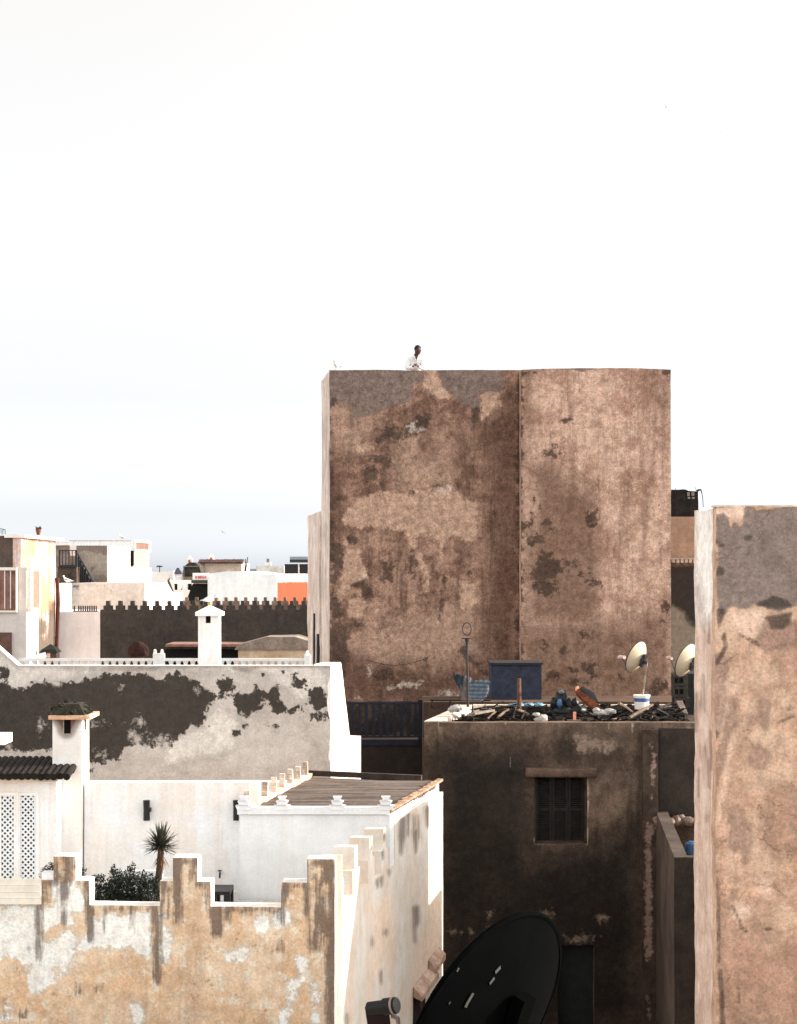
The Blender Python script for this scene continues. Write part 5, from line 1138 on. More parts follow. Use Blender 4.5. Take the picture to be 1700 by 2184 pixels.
cren('rear_crenellated_wall', 'browner stepped-merlon wall peeping above the dark crenellated wall', 391, 700, 80, 397.6, 21, 1289.5, 7, 3, 1282, 1274, plaster('brown_wall', A(112, 96, 84), A(84, 72, 64), 2, None, 0, None, .3))
m = MB(); m.ell(P(295, 1392, 63), .42, .2, .42, 14, 10, .1); m.tube([P(295, 1400, 63), P(295, 1425, 63)], .3, 8); m.build('orange_dome', plain('dull_orange', A(84, 50, 38, 3.6), .9, .3), label='dull orange rounded shape in the shade of the dark crenellated wall', cat='dome')
# --- canopy and hipped roof
HP = thing('hipped_roof_house', 'low building with a grey hipped roof and long brown canopy behind the balustrade', 'house', P(560, 1425, 57))
m = MB(); m.pbox(353, 514, 1374, 1379.5, 57, 2.0); m.build('canopy', plain('salmon_canopy', A(196, 150, 132, 2.2), .9, .3), HP)
m = MB(); m.pbox(356, 500, 1379.6, 1384.5, 57.1, 1.8); m.build('canopy_underside', M['wood_dark'], HP)
m = MB(); m.pbox(351, 508, 1384.5, 1440, 57.4, 1.5); m.build('dark_room', M['soot'], HP)  # soot black paints the shade inside the room
pts = [(500, 1386), (506, 1376), (568, 1358.5), (630, 1358.5), (648, 1364), (662, 1368), (662, 1386)]
n = len(pts); a = [P(x, y, 56.9) for x, y in pts]; b_ = [p + Vector((0, 2.5, 0)) for p in a]; b_[2] += Vector((0, -.8, 0)); 
m = MB(); m.add(a + b_, [tuple(range(n - 1, -1, -1)), tuple(range(n, 2 * n))] + [(i, (i + 1) % n, (i + 1) % n + n, i + n) for i in range(n)])
m.build('hipped_roof', plaster('grey_tile_roof', A(150, 138, 126), A(130, 118, 108), 2.5, None, 0, A(100, 90, 82), .25), HP)
m = MB(); m.pbox(508, 662, 1386.2, 1440, 57.0, 1.5); m.build('wall', plaster('ochre_cream_render', A(206, 186, 158), A(186, 160, 132), 1.5, None, 0, A(120, 104, 90), .15), HP)
# --- white balustrade
BL = thing('balustrade', 'white balustrade of tapered posts running along the terrace behind the grey house', 'balustrade', P(350, 1425, 45))
zt, zr, zl = Zy(1404.4, 45), Zy(1410, 45), Zy(1428, 45)
x0, x1 = P(40, 0, 45).x, P(652, 0, 45).x
m = MB(); m.box(x0, x1, 45, 45.16, zr, zt); m.build('top_rail', M['white'], BL)
m = MB(); m.box(x0 - 1, x1 + .1, 44.98, 46.5, 0, zl); m.build('terrace_base', M['white'], BL)
bt = None
for k in range(40):
    px = 56.5 + k * 15.4
    if 322 < px < 352: continue
    if px > 645: break
    x = P(px, 0, 45).x
    if bt is None:
        m = MB(); h = zr - zl
        vs = []
        for (z, r) in ((0, .062), (.1, .05), (.2, .045), (h * .6, .04), (h * .8, .058), (h, .068)):
            vs += [(x - r, 45.08 - r, zl + z), (x + r, 45.08 - r, zl + z), (x + r, 45.08 + r, zl + z), (x - r, 45.08 + r, zl + z)]
        fs = [(0, 3, 2, 1), (20, 21, 22, 23)] + [(i * 4 + j, i * 4 + (j + 1) % 4, i * 4 + 4 + (j + 1) % 4, i * 4 + 4 + j) for i in range(5) for j in range(4)]
        m.add(vs, fs); bt = m.build('baluster', M['white'], BL); bx_ = x
    else:
        o = bt.copy(); COL.objects.link(o); o.parent = BL; o.location = (x - bx_, 0, 0)
for (xa, xb, yt, fin) in ((326, 349.5, 1394, (330.5, 345.5)), (649, 662, 1397, (655.5,))):
    a, b_ = P(xa, 0, 44.95).x, P(xb, 0, 44.95).x
    m = MB(); m.box(a, b_, 44.95, 45.22, zl, Zy(yt, 44.95)); pp = m.build('pier', M['white'], BL)
    for f in fin:
        q = P(f, yt, 45.05); m = MB(); m.tube([(q.x, 45.08, q.z), (q.x, 45.08, q.z + .05)], .05, 10); m.ell((q.x, 45.08, q.z + .075), .042, .042, .045, 10, 8); m.build('finial', M['white'], pp)
m = MB(); m.add([P(50, 1404, 46.2), P(92, 1392, 46.2), P(95, 1402, 46.2), P(90, 1409, 46.2)] + [P(x, y, 46.2) + Vector((0, .3, 0)) for x, y in ((50, 1404), (92, 1392), (95, 1402), (90, 1409))], [(3, 2, 1, 0), (4, 5, 6, 7), (0, 1, 5, 4), (1, 2, 6, 5), (2, 3, 7, 6), (3, 0, 4, 7)])
m.build('sloping_board', M['white'], label='sloping white board behind the left end of the balustrade', cat='board')

# ================================================================ roofs behind the big tower, right
RH = thing('rear_tan_house', 'tan house with a scalloped cornice in the gap between tower and right-hand building', 'house', (10.6, 62, 0))
rf = Ln(1410, 60, 1560, 60)
drk = [('p', [(1400, 1203), (1560, 1203), (1560, 1345), (1478, 1335), (1468, 1322), (1455, 1303), (1437, 1296), (1400, 1290)]), ('p', [(1400, 1436), (1560, 1436), (1560, 1700), (1400, 1700)])]
grn = [('p', [(1400, 1290), (1560, 1290), (1560, 1436), (1400, 1436)])]
slab('wall', plaster('tan_rear_render', A(160, 130, 108), A(142, 114, 96), 1, None, 0, None, .2, masks=[(1, A(112, 104, 92), 'p', 2, .1, .1, .95), (0, A(42, 38, 34), 'p', 2, .5, .12, .97)]), rf, rf.off(3), 0, Zy(1102, 60), RH, cell=.15, cz=.15, fields=[drk, grn])
m = MB(); m.pbox(1410, 1560, 1190, 1193, 59.8, .2); m.pbox(1410, 1560, 1193.2, 1199, 59.9, .1)
for k in range(14): m.pbox(1434 + k * 9, 1440 + k * 9, 1193.3, 1200, 59.8, .1)
m.build('cornice', plaster('stone_cornice', A(176, 158, 142), A(140, 122, 110), 2, None, 0, None, .2), RH)
SHD = thing('roof_shed', 'dark ragged wooden shed on top of the tan house beside the tower', 'shed', P(1460, 1102, 61))
sf = Ln(1420, 61, 1489.5, 61)
slab('shed_wall', plaster('black_timber', A(42, 38, 34), A(30, 28, 27), 2, A(26, 25, 25), .7, None, .3), sf, sf.off(1.6), Zy(1101.8, 61), Zy(1044.5, 61), SHD, cell=.12, cz=.12, rough=.03, topf=lambda u: Zy(1044.5, 61) - (.05 if u > .72 else 0) + .012 * noise.noise(Vector((u * 9, 0, 0))), fields=None)
for (xa, ya, w, h) in ((1466, 1050, 5, 8), (1475, 1049, 6, 8), (1467, 1060, 5, 4), (1476, 1060, 6, 4)):
    m = MB(); m.pbox(xa, xa + w, ya, ya + h, 60.95, .04); m.build('torn_patch', plain('torn_sheet', A(120, 112, 108), .9, .5, 20), SHD)
m = MB(); m.tube([P(1486, 1047, 60.9), P(1491, 1045, 60.9), P(1495, 1044.5, 60.9), P(1497, 1052, 60.9), P(1499, 1062, 60.9), P(1500, 1082, 60.9)], [.04, .045, .035, .02, .018, .015], 6); m.tube([P(1485, 1047, 61), P(1484, 1039, 61)], .015, 4); m.tube([P(1441, 1046, 61), P(1441.5, 1041, 61)], .012, 4)
m.build('drooping_wire', M['dark_metal'], SHD)

# ================================================================ things on the cluttered roof
# pole with a wire ring
m = MB(); q0, q1 = P(998, 1508, 39), P(996, 1361, 39); m.tube([q0, q0.lerp(q1, .75), q1 - Vector((0, 0, .12)), q1], [.030, .022, .032, .062], 8)
RP = thing('ring_pole', 'thin dark pole ending in a wire ring, left on the cluttered roof', 'pole', q0)
m.build('pole', M['dark_metal'], RP)
m = MB(); c_ = P(996, 1341.5, 39); pts = [c_ + Vector((.10 * math.cos(t * math.pi / 12), 0, .145 * math.sin(t * math.pi / 12))) for t in range(25)]; m.tube(pts, .014, 6, cap=False); m.build('ring', M['dark_metal'], RP, fix=False)
m = MB(); m.tube([P(985, 1361.5, 39), P(1006, 1362, 39)], .012, 5); m.build('crossbar', M['dark_metal'], RP)
# clothes
def cloth(name, lab, outline, d, mat, cat='cloth', amp=.018):
    me_v = []; me_f = []
    xs_ = [p[0] for p in outline]; ys_ = [p[1] for p in outline]; x0, x1, y0, y1 = min(xs_), max(xs_), min(ys_), max(ys_); nx, ny = 18, 18; ids = {}
    for i in range(nx + 1):
        for j in range(ny + 1):
            x = x0 + (x1 - x0) * i / nx; y = y0 + (y1 - y0) * j / ny
            if sd_poly(np.array([x]), np.array([y]), outline)[0] > -.9:
                p = P(x, y, d); p.y += amp * math.sin(x * .55 + math.sin(y * .2)) + amp * .5 * math.sin(y * .35 + x * .1); ids[(i, j)] = len(me_v); me_v.append(p)
    for i in range(nx):
        for j in range(ny):
            k = [(i, j), (i + 1, j), (i + 1, j + 1), (i, j + 1)]
            if all(t in ids for t in k): me_f.append(tuple(ids[t] for t in k))
    n0 = len(me_v); me_v += [v + Vector((0, .012, 0)) for v in me_v]; me_f += [tuple(t + n0 for t in reversed(f)) for f in me_f]
    return mesh_obj(name, me_v, me_f, mat, None, P((x0 + x1) / 2, y1, d), smooth=True, label=lab, cat=cat)
cloth('dark_cloth', 'dark pointed cloth hanging left of the ring pole', [(967, 1433), (975, 1437), (988, 1441), (989, 1450), (984, 1473), (975, 1462), (968, 1448)], 40.6, plain('black_blue_cloth', A(44, 50, 58), .95, .2))
cloth('grey_cloth', 'pale grey shirt-like cloth draped just behind the ring pole', [(986, 1445), (992, 1441), (1003, 1443), (1007, 1450), (1006, 1494), (984, 1494)], 40.8, plain('ash_cloth', A(100, 96, 92), .95, .3, 14))
g = NG('striped_cloth'); w = g.t.nodes.new('ShaderNodeTexWave'); w.bands_direction = 'Z'; w.inputs['Scale'].default_value = 3.4; w.inputs['Distortion'].default_value = 1.5; g.t.links.new(g.pos(), w.inputs['Vector'])
cloth('striped_cloth', 'blue-grey striped blanket hanging between the ring pole and navy tank', [(1001, 1448), (1012, 1452), (1024, 1448), (1040, 1450), (1046, 1452), (1044, 1475), (1036, 1490), (1030, 1494), (1002, 1494)], 40.7, g.out(g.mix(w.outputs['Fac'], A(104, 112, 120), A(66, 80, 92)), .95), 'blanket')
# navy tank / sheet metal box
NT = thing('navy_tank', 'big navy blue sheet-metal box behind the cluttered roof', 'tank', P(1102, 1496, 43))
m = MB(); m.pbox(1048, 1155, 1418, 1497.5, 43, 1.3); m.build('tank_body', M['blue_box'], NT)
m = MB(); m.pbox(1045.5, 1158, 1413.5, 1418, 42.94, 1.42); m.build('tank_rim', plain('dark_rim', A(38, 36, 38), .8, .3), NT)
m = MB(); m.tube([P(1107.5, 1512, 38.5), P(1107, 1447, 38.5)], [.05, .045], 8); m.build('post', M['rust'], label='short rusty post standing in front of the navy tank', cat='post')
cl = MB(); random.seed(11)
for k in range(9):
    x = 1094 + k * 7; q = P(x, 1505 - (k % 3), 39.6); cl.ell((q.x, 39.6, q.z), .12, .25, .045, 8, 6, .5)
cl.build('blue_tarpaulin', M['blue_pale'], label='crumpled pale blue plastic sheet at the foot of the rusty post', cat='plastic sheet', smooth=True)
# rubble carpet on the roof
random.seed(5); m = MB()
zd = zG - .155
for k in range(420):
    y = random.uniform(36.5, 40.3); xl = gx + .5 + (y - 36.3) * .2; x = xl + random.uniform(0, 1) ** .9 * (6.3 - xl)
    a = random.uniform(0, math.pi); L_ = random.uniform(.12, .5); el = random.uniform(-.1, .25)
    dv = Vector((math.cos(a) * math.cos(el), math.sin(a) * math.cos(el), math.sin(el))) * L_ / 2; z = zd + random.uniform(.03, .14) + (.06 if 3.2 < x else 0)
    r = random.uniform(.010, .032); c_ = Vector((x, y, z))
    if random.random() < .6: m.tube([c_ - dv, c_ + Vector((0, 0, .02)), c_ + dv], [r, r * .9, r * .5], 5)
    else: m.beam(c_ - dv * .6, c_ + dv * .6, r * 4, r * 2)
for k in range(34):
    x = random.uniform(4.3, 6.3); y = random.uniform(37.5, 39.6); m.ell((x, y, zd + random.uniform(.0, .16)), random.uniform(.08, .22), .2, random.uniform(.05, .15), 7, 5, .8)
for k in range(120):
    x = random.choice([random.uniform(1.9, 3.3), random.uniform(4.2, 6.4)]); y = random.uniform(37.5, 39.6); a = random.uniform(-1.2, 1.2); dv = Vector((math.cos(a) * .3, .1, abs(math.sin(a)) * .10 + .02)) * random.uniform(.5, 1.2)
    c_ = Vector((x, y, zd + random.uniform(.12, .26))); m.tube([c_ - dv, c_ + Vector((0, 0, .03)), c_ + dv], random.uniform(.008, .024), 5)
g = NG('dark_debris'); n_ = g.noise(g.pos(), 4.5, 5, .8); n2_ = g.noise(g.pos(), 11, 4, .8)
c_ = g.mix(g.step(n_, .4, .6), A(72, 62, 55, 3.2), A(34, 30, 28, 3.2)); c_ = g.mix(g.step(n2_, .60, .66, 0, .8), c_, A(190, 174, 156, 2.2))
m.build('roof_debris', g.out(c_, .95), kind='stuff', label='litter of twigs and scraps covering the flat roof', cat='debris')
# bigger individual sticks and boards
specs = [(1010, 1522, 1052, 1515, .035, 'pale'), (1062, 1530, 1085, 1513, .03, 'tan'), (1000, 1525, 1030, 1519, .03, 'pale'), (1040, 1533, 1058, 1518, .022, 'tan'), (1104, 1514, 1128, 1524, .03, 'tan'), (1094, 1532, 1100, 1512, .022, 'dark'), (1112, 1534, 1122, 1514, .02, 'dark'),
         (1320, 1500, 1350, 1520, .035, 'tan'), (1343, 1531, 1392, 1503, .04, 'tan'), (1345, 1533, 1372, 1520, .03, 'dark'), (1390, 1522, 1430, 1500, .03, 'dark'), (1400, 1512, 1434, 1530, .02, 'dark'), (1255, 1523, 1285, 1534, .05, 'dark'), (1300, 1536, 1340, 1530, .02, 'tan')]
mt = {'pale': plain('pale_board', A(180, 168, 152, 2), .9, .3), 'tan': plain('tan_stick', A(140, 118, 98, 2), .9, .4), 'dark': plain('dark_stick', A(64, 54, 47, 3), .9, .4)}
wh = {'pale': 'pale board', 'tan': 'tan stick', 'dark': 'dark stick'}
place = ['lying farthest left in the roof debris, below the grey cloth', 'slanting up at the middle of the debris left of the rusty post', 'lowest at the left end of the roof debris', 'short and upright-leaning under the striped blanket', 'sloping down to the right of the rusty post', 'leaning just left of the rusty post', 'leaning just right of the rusty post',
         'sloping down left of the paint bucket', 'crossing in front of the paint bucket', 'short one under the paint bucket', 'slanting right of the paint bucket', 'crossing low at the right end of the roof', 'thick one under the orange-brown roll', 'lying flat along the front roof edge']
for i, (xa, ya, xb, yb, r, c_) in enumerate(specs):
    a = P(xa, ya, 36.9); b_ = P(xb, yb, 37.3 + (i % 3) * .2); m = MB()
    if c_ == 'pale': m.beam(a, b_, r * 3, r * 1.2)
    else: m.tube([a, a.lerp(b_, .5) + Vector((0, 0, .015)), b_], [r, r, r * .7], 7)
    m.build('board' if c_ == 'pale' else 'stick', mt[c_], label=wh[c_] + ' ' + place[i], cat='board' if c_ == 'pale' else 'stick', group='loose sticks and boards on the roof')
# bags, bundles
def blob(name, lab, cat, pts, d, mat, sub=(9, 7)):
    m = MB()
    for (x, y, rx, ry) in pts:
        q = P(x, y, d); m.ell((q.x, d, q.z), rx * d / F, max(rx, ry) * d / F * .8, ry * d / F, 14, 9, .45)
    return m.build(name, mat, label=lab, cat=cat, smooth=True)
mWs = plain('white_plastic', A(222, 214, 206, 1.8), .6, .15, 10, bump=.4)
blob('rubble_sack', 'white sack slumped in the far left corner of the cluttered roof', 'sack', [(972, 1511, 13, 8), (963, 1514, 8, 6), (980, 1509, 8, 6)], 38.0, mWs)
blob('plastic_bag', 'pale crumpled bag lying near the left front of the cluttered roof', 'bag', [(975, 1527, 9, 5), (968, 1524, 6, 5)], 37.0, plain('pale_bag', A(190, 186, 180, 1), .7, .3, 14, bump=.4))
blob('white_stone', 'white rounded sack at the front edge right of the rusty post', 'sack', [(1156, 1533, 12, 9), (1148, 1535, 9, 5), (1144, 1524, 8, 4)], 36.6, mWs).name = 'lime_sack'
blob('white_sheet', 'white folded sheet beside the orange-brown roll', 'sheet', [(1283, 1521, 16, 7), (1300, 1517, 14, 6), (1272, 1515, 8, 6)], 37.2, mWs)
bd = blob('black_bundle', 'black bulky bundle with a blue patch right of the navy tank', 'bundle', [(1197, 1492, 16, 20), (1185, 1500, 12, 14), (1210, 1505, 14, 16), (1200, 1518, 24, 14), (1228, 1516, 20, 14), (1180, 1520, 14, 8), (1226, 1500, 8, 12)], 38.2, M['black'])
m = MB(); q = P(1194, 1500, 37.86); m.ell((q.x, 37.90, q.z), .06, .06, .10, 10, 8, .3); o = m.build('blue_patch', M['blue_bright'], bd)
m = MB(); q = P(1197, 1475, 38.1); m.ell((q.x, 38.0, q.z), .07, .08, .05, 10, 6, .4); m.build('grey_lid', M['cloth_grey'], bd)
m = MB(); a, b_ = P(1231, 1470, 38.2), P(1272, 1508, 37.6)
m.tube([a, a.lerp(b_, .15), a.lerp(b_, .5), a.lerp(b_, .9), b_], [.06, .12, .13, .12, .08], 9); rr = m.build('rolled_rug', plaster('orange_brown_rug', A(150, 88, 60, 1.6), A(98, 60, 46, 1.6), 6, None, 0, A(60, 44, 38), .3), label='orange-brown roll leaning on the rubbish of the cluttered roof', cat='roll')
m = MB(); m.tube([P(1241, 1468, 38.0), P(1262, 1484, 37.8), P(1275, 1500, 37.6)], [.05, .09, .04], 7); m.build('black_wrap', M['black'], rr)
m = MB(); a = P(1232, 1471, 38.1); m.ell(a, .055, .07, .09, 9, 7, .3); m.build('bright_end', plain('salmon_end', A(236, 160, 120), .8, .2), rr)
m = MB(); m.pbox(1289, 1300, 1520, 1536, 36.6, .1); 
m = MB(); m.pbox(1306 - 17, 1301, 1521, 1536.5, 36.55, .1)
m = MB(); m.box(P(1223, 0, 36.5).x, P(1229, 0, 36.5).x, 36.5, 36.58, Zy(1537, 36.5), Zy(1519, 36.5)); m.build('brick', plain('salmon_brick', A(206, 138, 116), .9, .2), label='upright salmon brick at the front edge below the black bundle', cat='brick')
m = MB(); m.box(P(1210, 0, 36.45).x, P(1238, 0, 36.45).x, 36.40, 36.48, Zy(1541, 36.45), Zy(1535, 36.45)); m.build('plank_end', mt['tan'], label='short flat plank under the salmon brick on the roof edge', cat='plank')
# paint bucket
BK = thing('paint_bucket', 'white paint bucket with a blue band under the satellite dish pole', 'bucket', P(1368, 1512, 38))
q = P(1368.5, 1512, 38); z0 = q.z; hb = (1512 - 1483) * 38 / F; r0, r1 = .155, .18
m = MB(); m.tube([(q.x, 38, z0), (q.x, 38, z0 + hb)], [r0, r1], 24, cap=False)
m.tube([(q.x, 38, z0 + .01), (q.x, 38, z0 + .012)], [r0 - .004, r0 - .004], 24); m.build('pail', M['white'], BK, smooth=False)
m = MB(); m.tube([(q.x, 38, z0 + hb * .55), (q.x, 38, z0 + hb * .82)], [r0 + (r1 - r0) * .55 + .004, r0 + (r1 - r0) * .82 + .004], 24, cap=False); m.build('blue_band', M['blue_bright'], BK, fix=False)
m = MB(); m.tube([(q.x, 38, z0 + hb - .02), (q.x, 38, z0 + hb + .012)], [r1 + .012, r1 + .012], 24); m.build('rim', M['cream'], BK)
# ---------------------------------------------------------------- satellite dishes
def dish(name, lab, c, R_, n, polebase, lit_mat, grp=None, deep=.44, cat='satellite dish', lnb_scale=1.0, offset=None, dark_mat=None, pole_r=.022):
    c = Vector(c); n = Vector(n).normalized()
    T = thing(name, lab, cat, polebase, grp)
    up = Vector((0, 0, 1)); a = n.cross(up).normalized(); b = a.cross(n).normalized()
    dep = deep * R_
    def ring(r, off, k, N=40):
        th = 2 * math.pi * k / N
        return c + (a * math.cos(th) + b * math.sin(th)) * R_ * r + n * (dep * (r * r - 1) - off)
    m = MB(); N = 40; NR = 8
    for (off, flip) in ((0, False), (.012, True)):
        base = len(m.v); m.v.append(c - n * (dep + off))
        for j in range(1, NR + 1):
            for k in range(N): m.v.append(ring(j / NR, off, k))
        for k in range(N):
            m.f.append((base, base + 1 + k, base + 1 + (k + 1) % N))
            for j in range(NR - 1):
                m.f.append((base + 1 + j * N + k, base + 1 + (j + 1) * N + k, base + 1 + (j + 1) * N + (k + 1) % N, base + 1 + j * N + (k + 1) % N))
    m.build('reflector', lit_mat, T, smooth=True)
    m = MB(); m.tube([ring(1.0, .004, k) for k in range(N + 1)], .012 * R_ / .4, 6, cap=False); m.build('rim', dark_mat or M['dark_metal'], T, fix=False)
    back = c - n * (dep + .05)
    m = MB(); m.beam(back - b * .16 * R_ / .4, back + b * .16 * R_ / .4, .10, .07); m.beam(back - a * .10 * R_ / .4, back + a * .10 * R_ / .4, .06, .09)
    m.tube([back, back - n * .10 - Vector((0, 0, .03))], .035, 8); m.build('bracket', dark_mat or M['dark_metal'], T)
    pj = back - n * .10
    m = MB(); m.tube([Vector(polebase), (pj.x, pj.y, pj.z - .04), (pj.x, pj.y, pj.z + .08)], pole_r, 8); m.build('pole', dark_mat or plain('galvanised_pole', A(170, 150, 130, 1.6), .5, .3), T)
    foc = c + n * R_ * 1.02 - b * R_ * .95
    if offset: foc = Vector(offset)
    low = c - b * R_ * .98
    m = MB(); m.tube([low - n * .02, low.lerp(foc, .5) - b * .05, foc], .014, 6); m.build('feed_arm', M['dark_metal'], T)
    dv = (c - foc).normalized()
    s = lnb_scale
    m = MB(); m.tube([foc - dv * .10 * s, foc - dv * .04 * s, foc + dv * .0 * s, foc + dv * .05 * s], [.035 * s, .035 * s, .028 * s, .028 * s], 12); l = m.build('feed_horn', plain('feed_plastic', A(190, 160, 150), .6, .3), T)
    return T, foc, dv, a, b, n
nD = (-.71, .575, .36)
mDish = plain('cream_dish', A(226, 208, 178, 1.5), .75, .06, 6, spec=.1)
dish('satellite_dish', 'cream satellite dish on a thin pole in the white bucket', P(1356, 1401, 38.4), .375, nD, (P(1370, 1484, 38).x, 38, P(1370, 1488, 38).z), mDish, 'cream satellite dishes seen from behind', offset=P(1328, 1402, 38.9), lnb_scale=1.5)
dish('satellite_dish', 'cream satellite dish half hidden behind the right-hand building edge', P(1462, 1408, 38.2), .40, nD, (P(1481, 1500, 38).x, 38, P(1481, 1530, 38).z), mDish, 'cream satellite dishes seen from behind', offset=P(1430, 1404, 38.8), lnb_scale=1.3)
# breeze blocks
for i, (xa, xb, ya, yb, lab) in enumerate(((1437, 1468, 1440, 1463, 'top grey hollow block of the stack under the half hidden dish'), (1437, 1468, 1464, 1487, 'middle grey hollow block of the stack under the half hidden dish'), (1440, 1472, 1488, 1508, 'bottom grey hollow block of the stack under the half hidden dish'))):
    L_ = Ln(xa, 39.6, xb, 39.6); u0, u1 = L_.L * .38, L_.L * .66; za, zb = Zy(yb, 39.6), Zy(ya, 39.6); zc0_, zc1_ = za + (zb - za) * .25, za + (zb - za) * .75
    bo_ = slab('hollow_block', plaster('block_cement', A(70, 64, 58, 1), A(54, 50, 46, 1), 4, None, 0, None, .2), L_, L_.off(.2), za, zb, None, [u0, u1, L_.L * .08, L_.L * .3], [zc0_, zc1_], lambda u, z: not ((u0 < u < u1 or L_.L * .08 < u < L_.L * .3) and zc0_ < z < zc1_), .3, label=lab, cat='block', group='grey hollow blocks stacked on the roof', loc=(L_.a.x, 39.6, za), rough=.006)
m = MB(); m.box(P(1434, 0, 40).x, P(1480, 0, 40).x, 39.9, 40.1, Zy(1540, 40), Zy(1436, 40)); m.build('black_board', M['black'], label='black board standing behind the stacked hollow blocks', cat='board')
m = MB(); m.beam(P(1449, 1496, 38.6), P(1461, 1524, 38.2), .14, .05); m.beam(P(1441, 1498, 38.7), P(1456, 1496, 38.7), .05, .05); m.build('leaning_slab', plain('grey_slab', A(112, 98, 90, 1), .9, .3), label='small grey slab leaning below the stacked hollow blocks', cat='slab')

# big black dish close to the camera
mBD = plain('black_dish', (.0012, .0014, .0015, 1), .9, .2, 5, spec=.01)
cB = P(1031, 2174, 8.5)
TB, foc, dv, a_, b_, n_ = dish('satellite_dish', 'huge black satellite dish seen from behind at the bottom edge', cB, .592, nD, (cB.x + .25, 8.2, H - 4.6), mBD, None, .22, offset=P(800, 2240, 8.6), lnb_scale=.1, dark_mat=mBD, pole_r=.04)
for ch_ in TB.children:
    if ch_.name.startswith('reflector'): pass
dep = .22 * .592
def on_back(px, py):
    """point of the dish's back surface in a given direction, by marching"""
    c = cB; best = None
    ray = P(px, py, 1.0) - Vector((0, 0, H)); o_ = Vector((0, 0, H))
    for k in range(4000):
        t = 7.6 + k * .0005
        p = o_ + ray * t; r = p - c; h = r.dot(n_); rr_ = r - n_ * h; q = rr_.length / .592
        if q < 1 and h > dep * (q * q - 1) - .014: return p
    return None
for (pts, w) in (([(1067, 2062), (1056, 2074)], .022), ([(1054, 2085), (1044, 2098)], .02), ([(1009, 2118), (998, 2136), (992, 2148)], .022), ([(978, 2064), (974, 2072)], .012), ([(960, 2136), (957, 2141)], .008)):
    ps = [on_back(*p) for p in pts]
    if any(p is None for p in ps): continue
    m = MB()
    for i in range(len(ps) - 1):
        d_ = (ps[i + 1] - ps[i]); nn = -n_; s_ = d_.cross(nn).normalized() * w / 2; e = nn * .003
        m.hexa([ps[i] - s_, ps[i] + s_, ps[i + 1] + s_, ps[i + 1] - s_, ps[i] - s_ + e, ps[i] + s_ + e, ps[i + 1] + s_ + e, ps[i + 1] - s_ + e])
    m.build('painted_glint', plain('glint_paint', A(62, 62, 59, 1.2), .6, .3), TB)  # pale strips stand in for glints on the dish's back
# its feed unit, left
m = MB(); ax = Vector((.85, -.45, .22)).normalized(); e0 = P(846, 2144, 8.35)
m.tube([e0 - ax * .16, e0 - ax * .075, e0 - ax * .07, e0 - ax * .012, e0], [.034, .034, .042, .042, .039], 28); fu = m.build('feed_cylinder', plain('black_feed', (.012, .010, .010, 1), .5, .3, spec=.15), TB)
m = MB(); m.tube([e0 + ax * .0005, e0 + ax * .003], [.037, .036], 28); m.build('grey_cap', plain('grey_feed_cap', A(92, 86, 84), .6, .2, 20), fu)
m = MB(); m.tube([e0 - ax * .022, e0 - ax * .010], [.0432, .0432], 28); m.build('cap_ring', plain('pale_ring', A(140, 116, 106), .5, .2, 20), fu)
m = MB(); q = P(812, 2150, 8.5)
m.hexa([P(788, 2215, 8.45), P(838, 2215, 8.45), P(838, 2215, 8.62), P(788, 2215, 8.62), P(778, 2148, 8.42), P(826, 2138, 8.42), P(826, 2132, 8.6), P(785, 2139, 8.6)])
m.build('feed_housing', plain('red_black_plastic', (.018, .008, .007, 1), .5, .4, spec=.15), fu)
m = MB(); m.tube([P(837, 2166, 8.45), P(848, 2172, 8.42), P(850, 2186, 8.42)], .012, 6); m.build('plug', plain('grey_plug', A(120, 104, 98), .6, .3), fu)

# ================================================================ plants on the terrace
YU = thing('yucca', 'spiky yucca with dry hanging leaves behind the stepped parapet', 'yucca', P(343, 1960, 23.6)); YU.location.z = H - 4.82
yc = P(343, 1806, 23.6)
m = MB(); m.tube([(P(337, 0, 23.6).x, 23.6, H - 4.82), P(338, 1880, 23.6), P(342, 1840, 23.6), yc], [.055, .05, .05, .04], 9); m.build('trunk', M['bark'], YU)
random.seed(3)
def blade(m, c, dv, L_, w, droop):
    dv = dv.normalized(); s = dv.cross(Vector((0, 0, 1)));
    if s.length < .05: s = Vector((1, 0, 0))
    s.normalize(); n = dv.cross(s); pts = []
    for k in range(5):
        t = k / 4; p = c + dv * L_ * t + Vector((0, 0, -droop * t * t)); ww = w * (1 - t) ** .6 * (.6 + t * 1.2 if t < .4 else 1.08) / 2
        pts += [p - s * ww, p + n * ww * .35, p + s * ww]
    b0 = len(m.v); m.v += pts
    for k in range(4):
        i = b0 + k * 3; m.f += [(i, i + 1, i + 4, i + 3), (i + 1, i + 2, i + 5, i + 4)]
m = MB()
for k in range(230):
    th = random.uniform(0, 6.283); el = R(random.uniform(-12, 88)); L_ = random.uniform(.27, .37)
    blade(m, yc + Vector((0, 0, random.uniform(-.05, .05))), Vector((math.cos(th) * math.cos(el), math.sin(th) * math.cos(el), math.sin(el))), L_ * (.9 + .15 * math.sin(el)), .030, .05 * math.cos(el))
m.build('crown', M['yucca'], YU, fix=False)
m = MB()
for k in range(70):
    th = random.uniform(0, 6.283); el = R(random.uniform(-86, -50)); blade(m, yc + Vector((0, 0, -.06 - random.uniform(0, .08))), Vector((math.cos(th) * math.cos(el), math.sin(th) * math.cos(el), math.sin(el))), random.uniform(.16, .30), .016, .0)
m.build('dry_leaves', M['yucca_dry'], YU, fix=False)
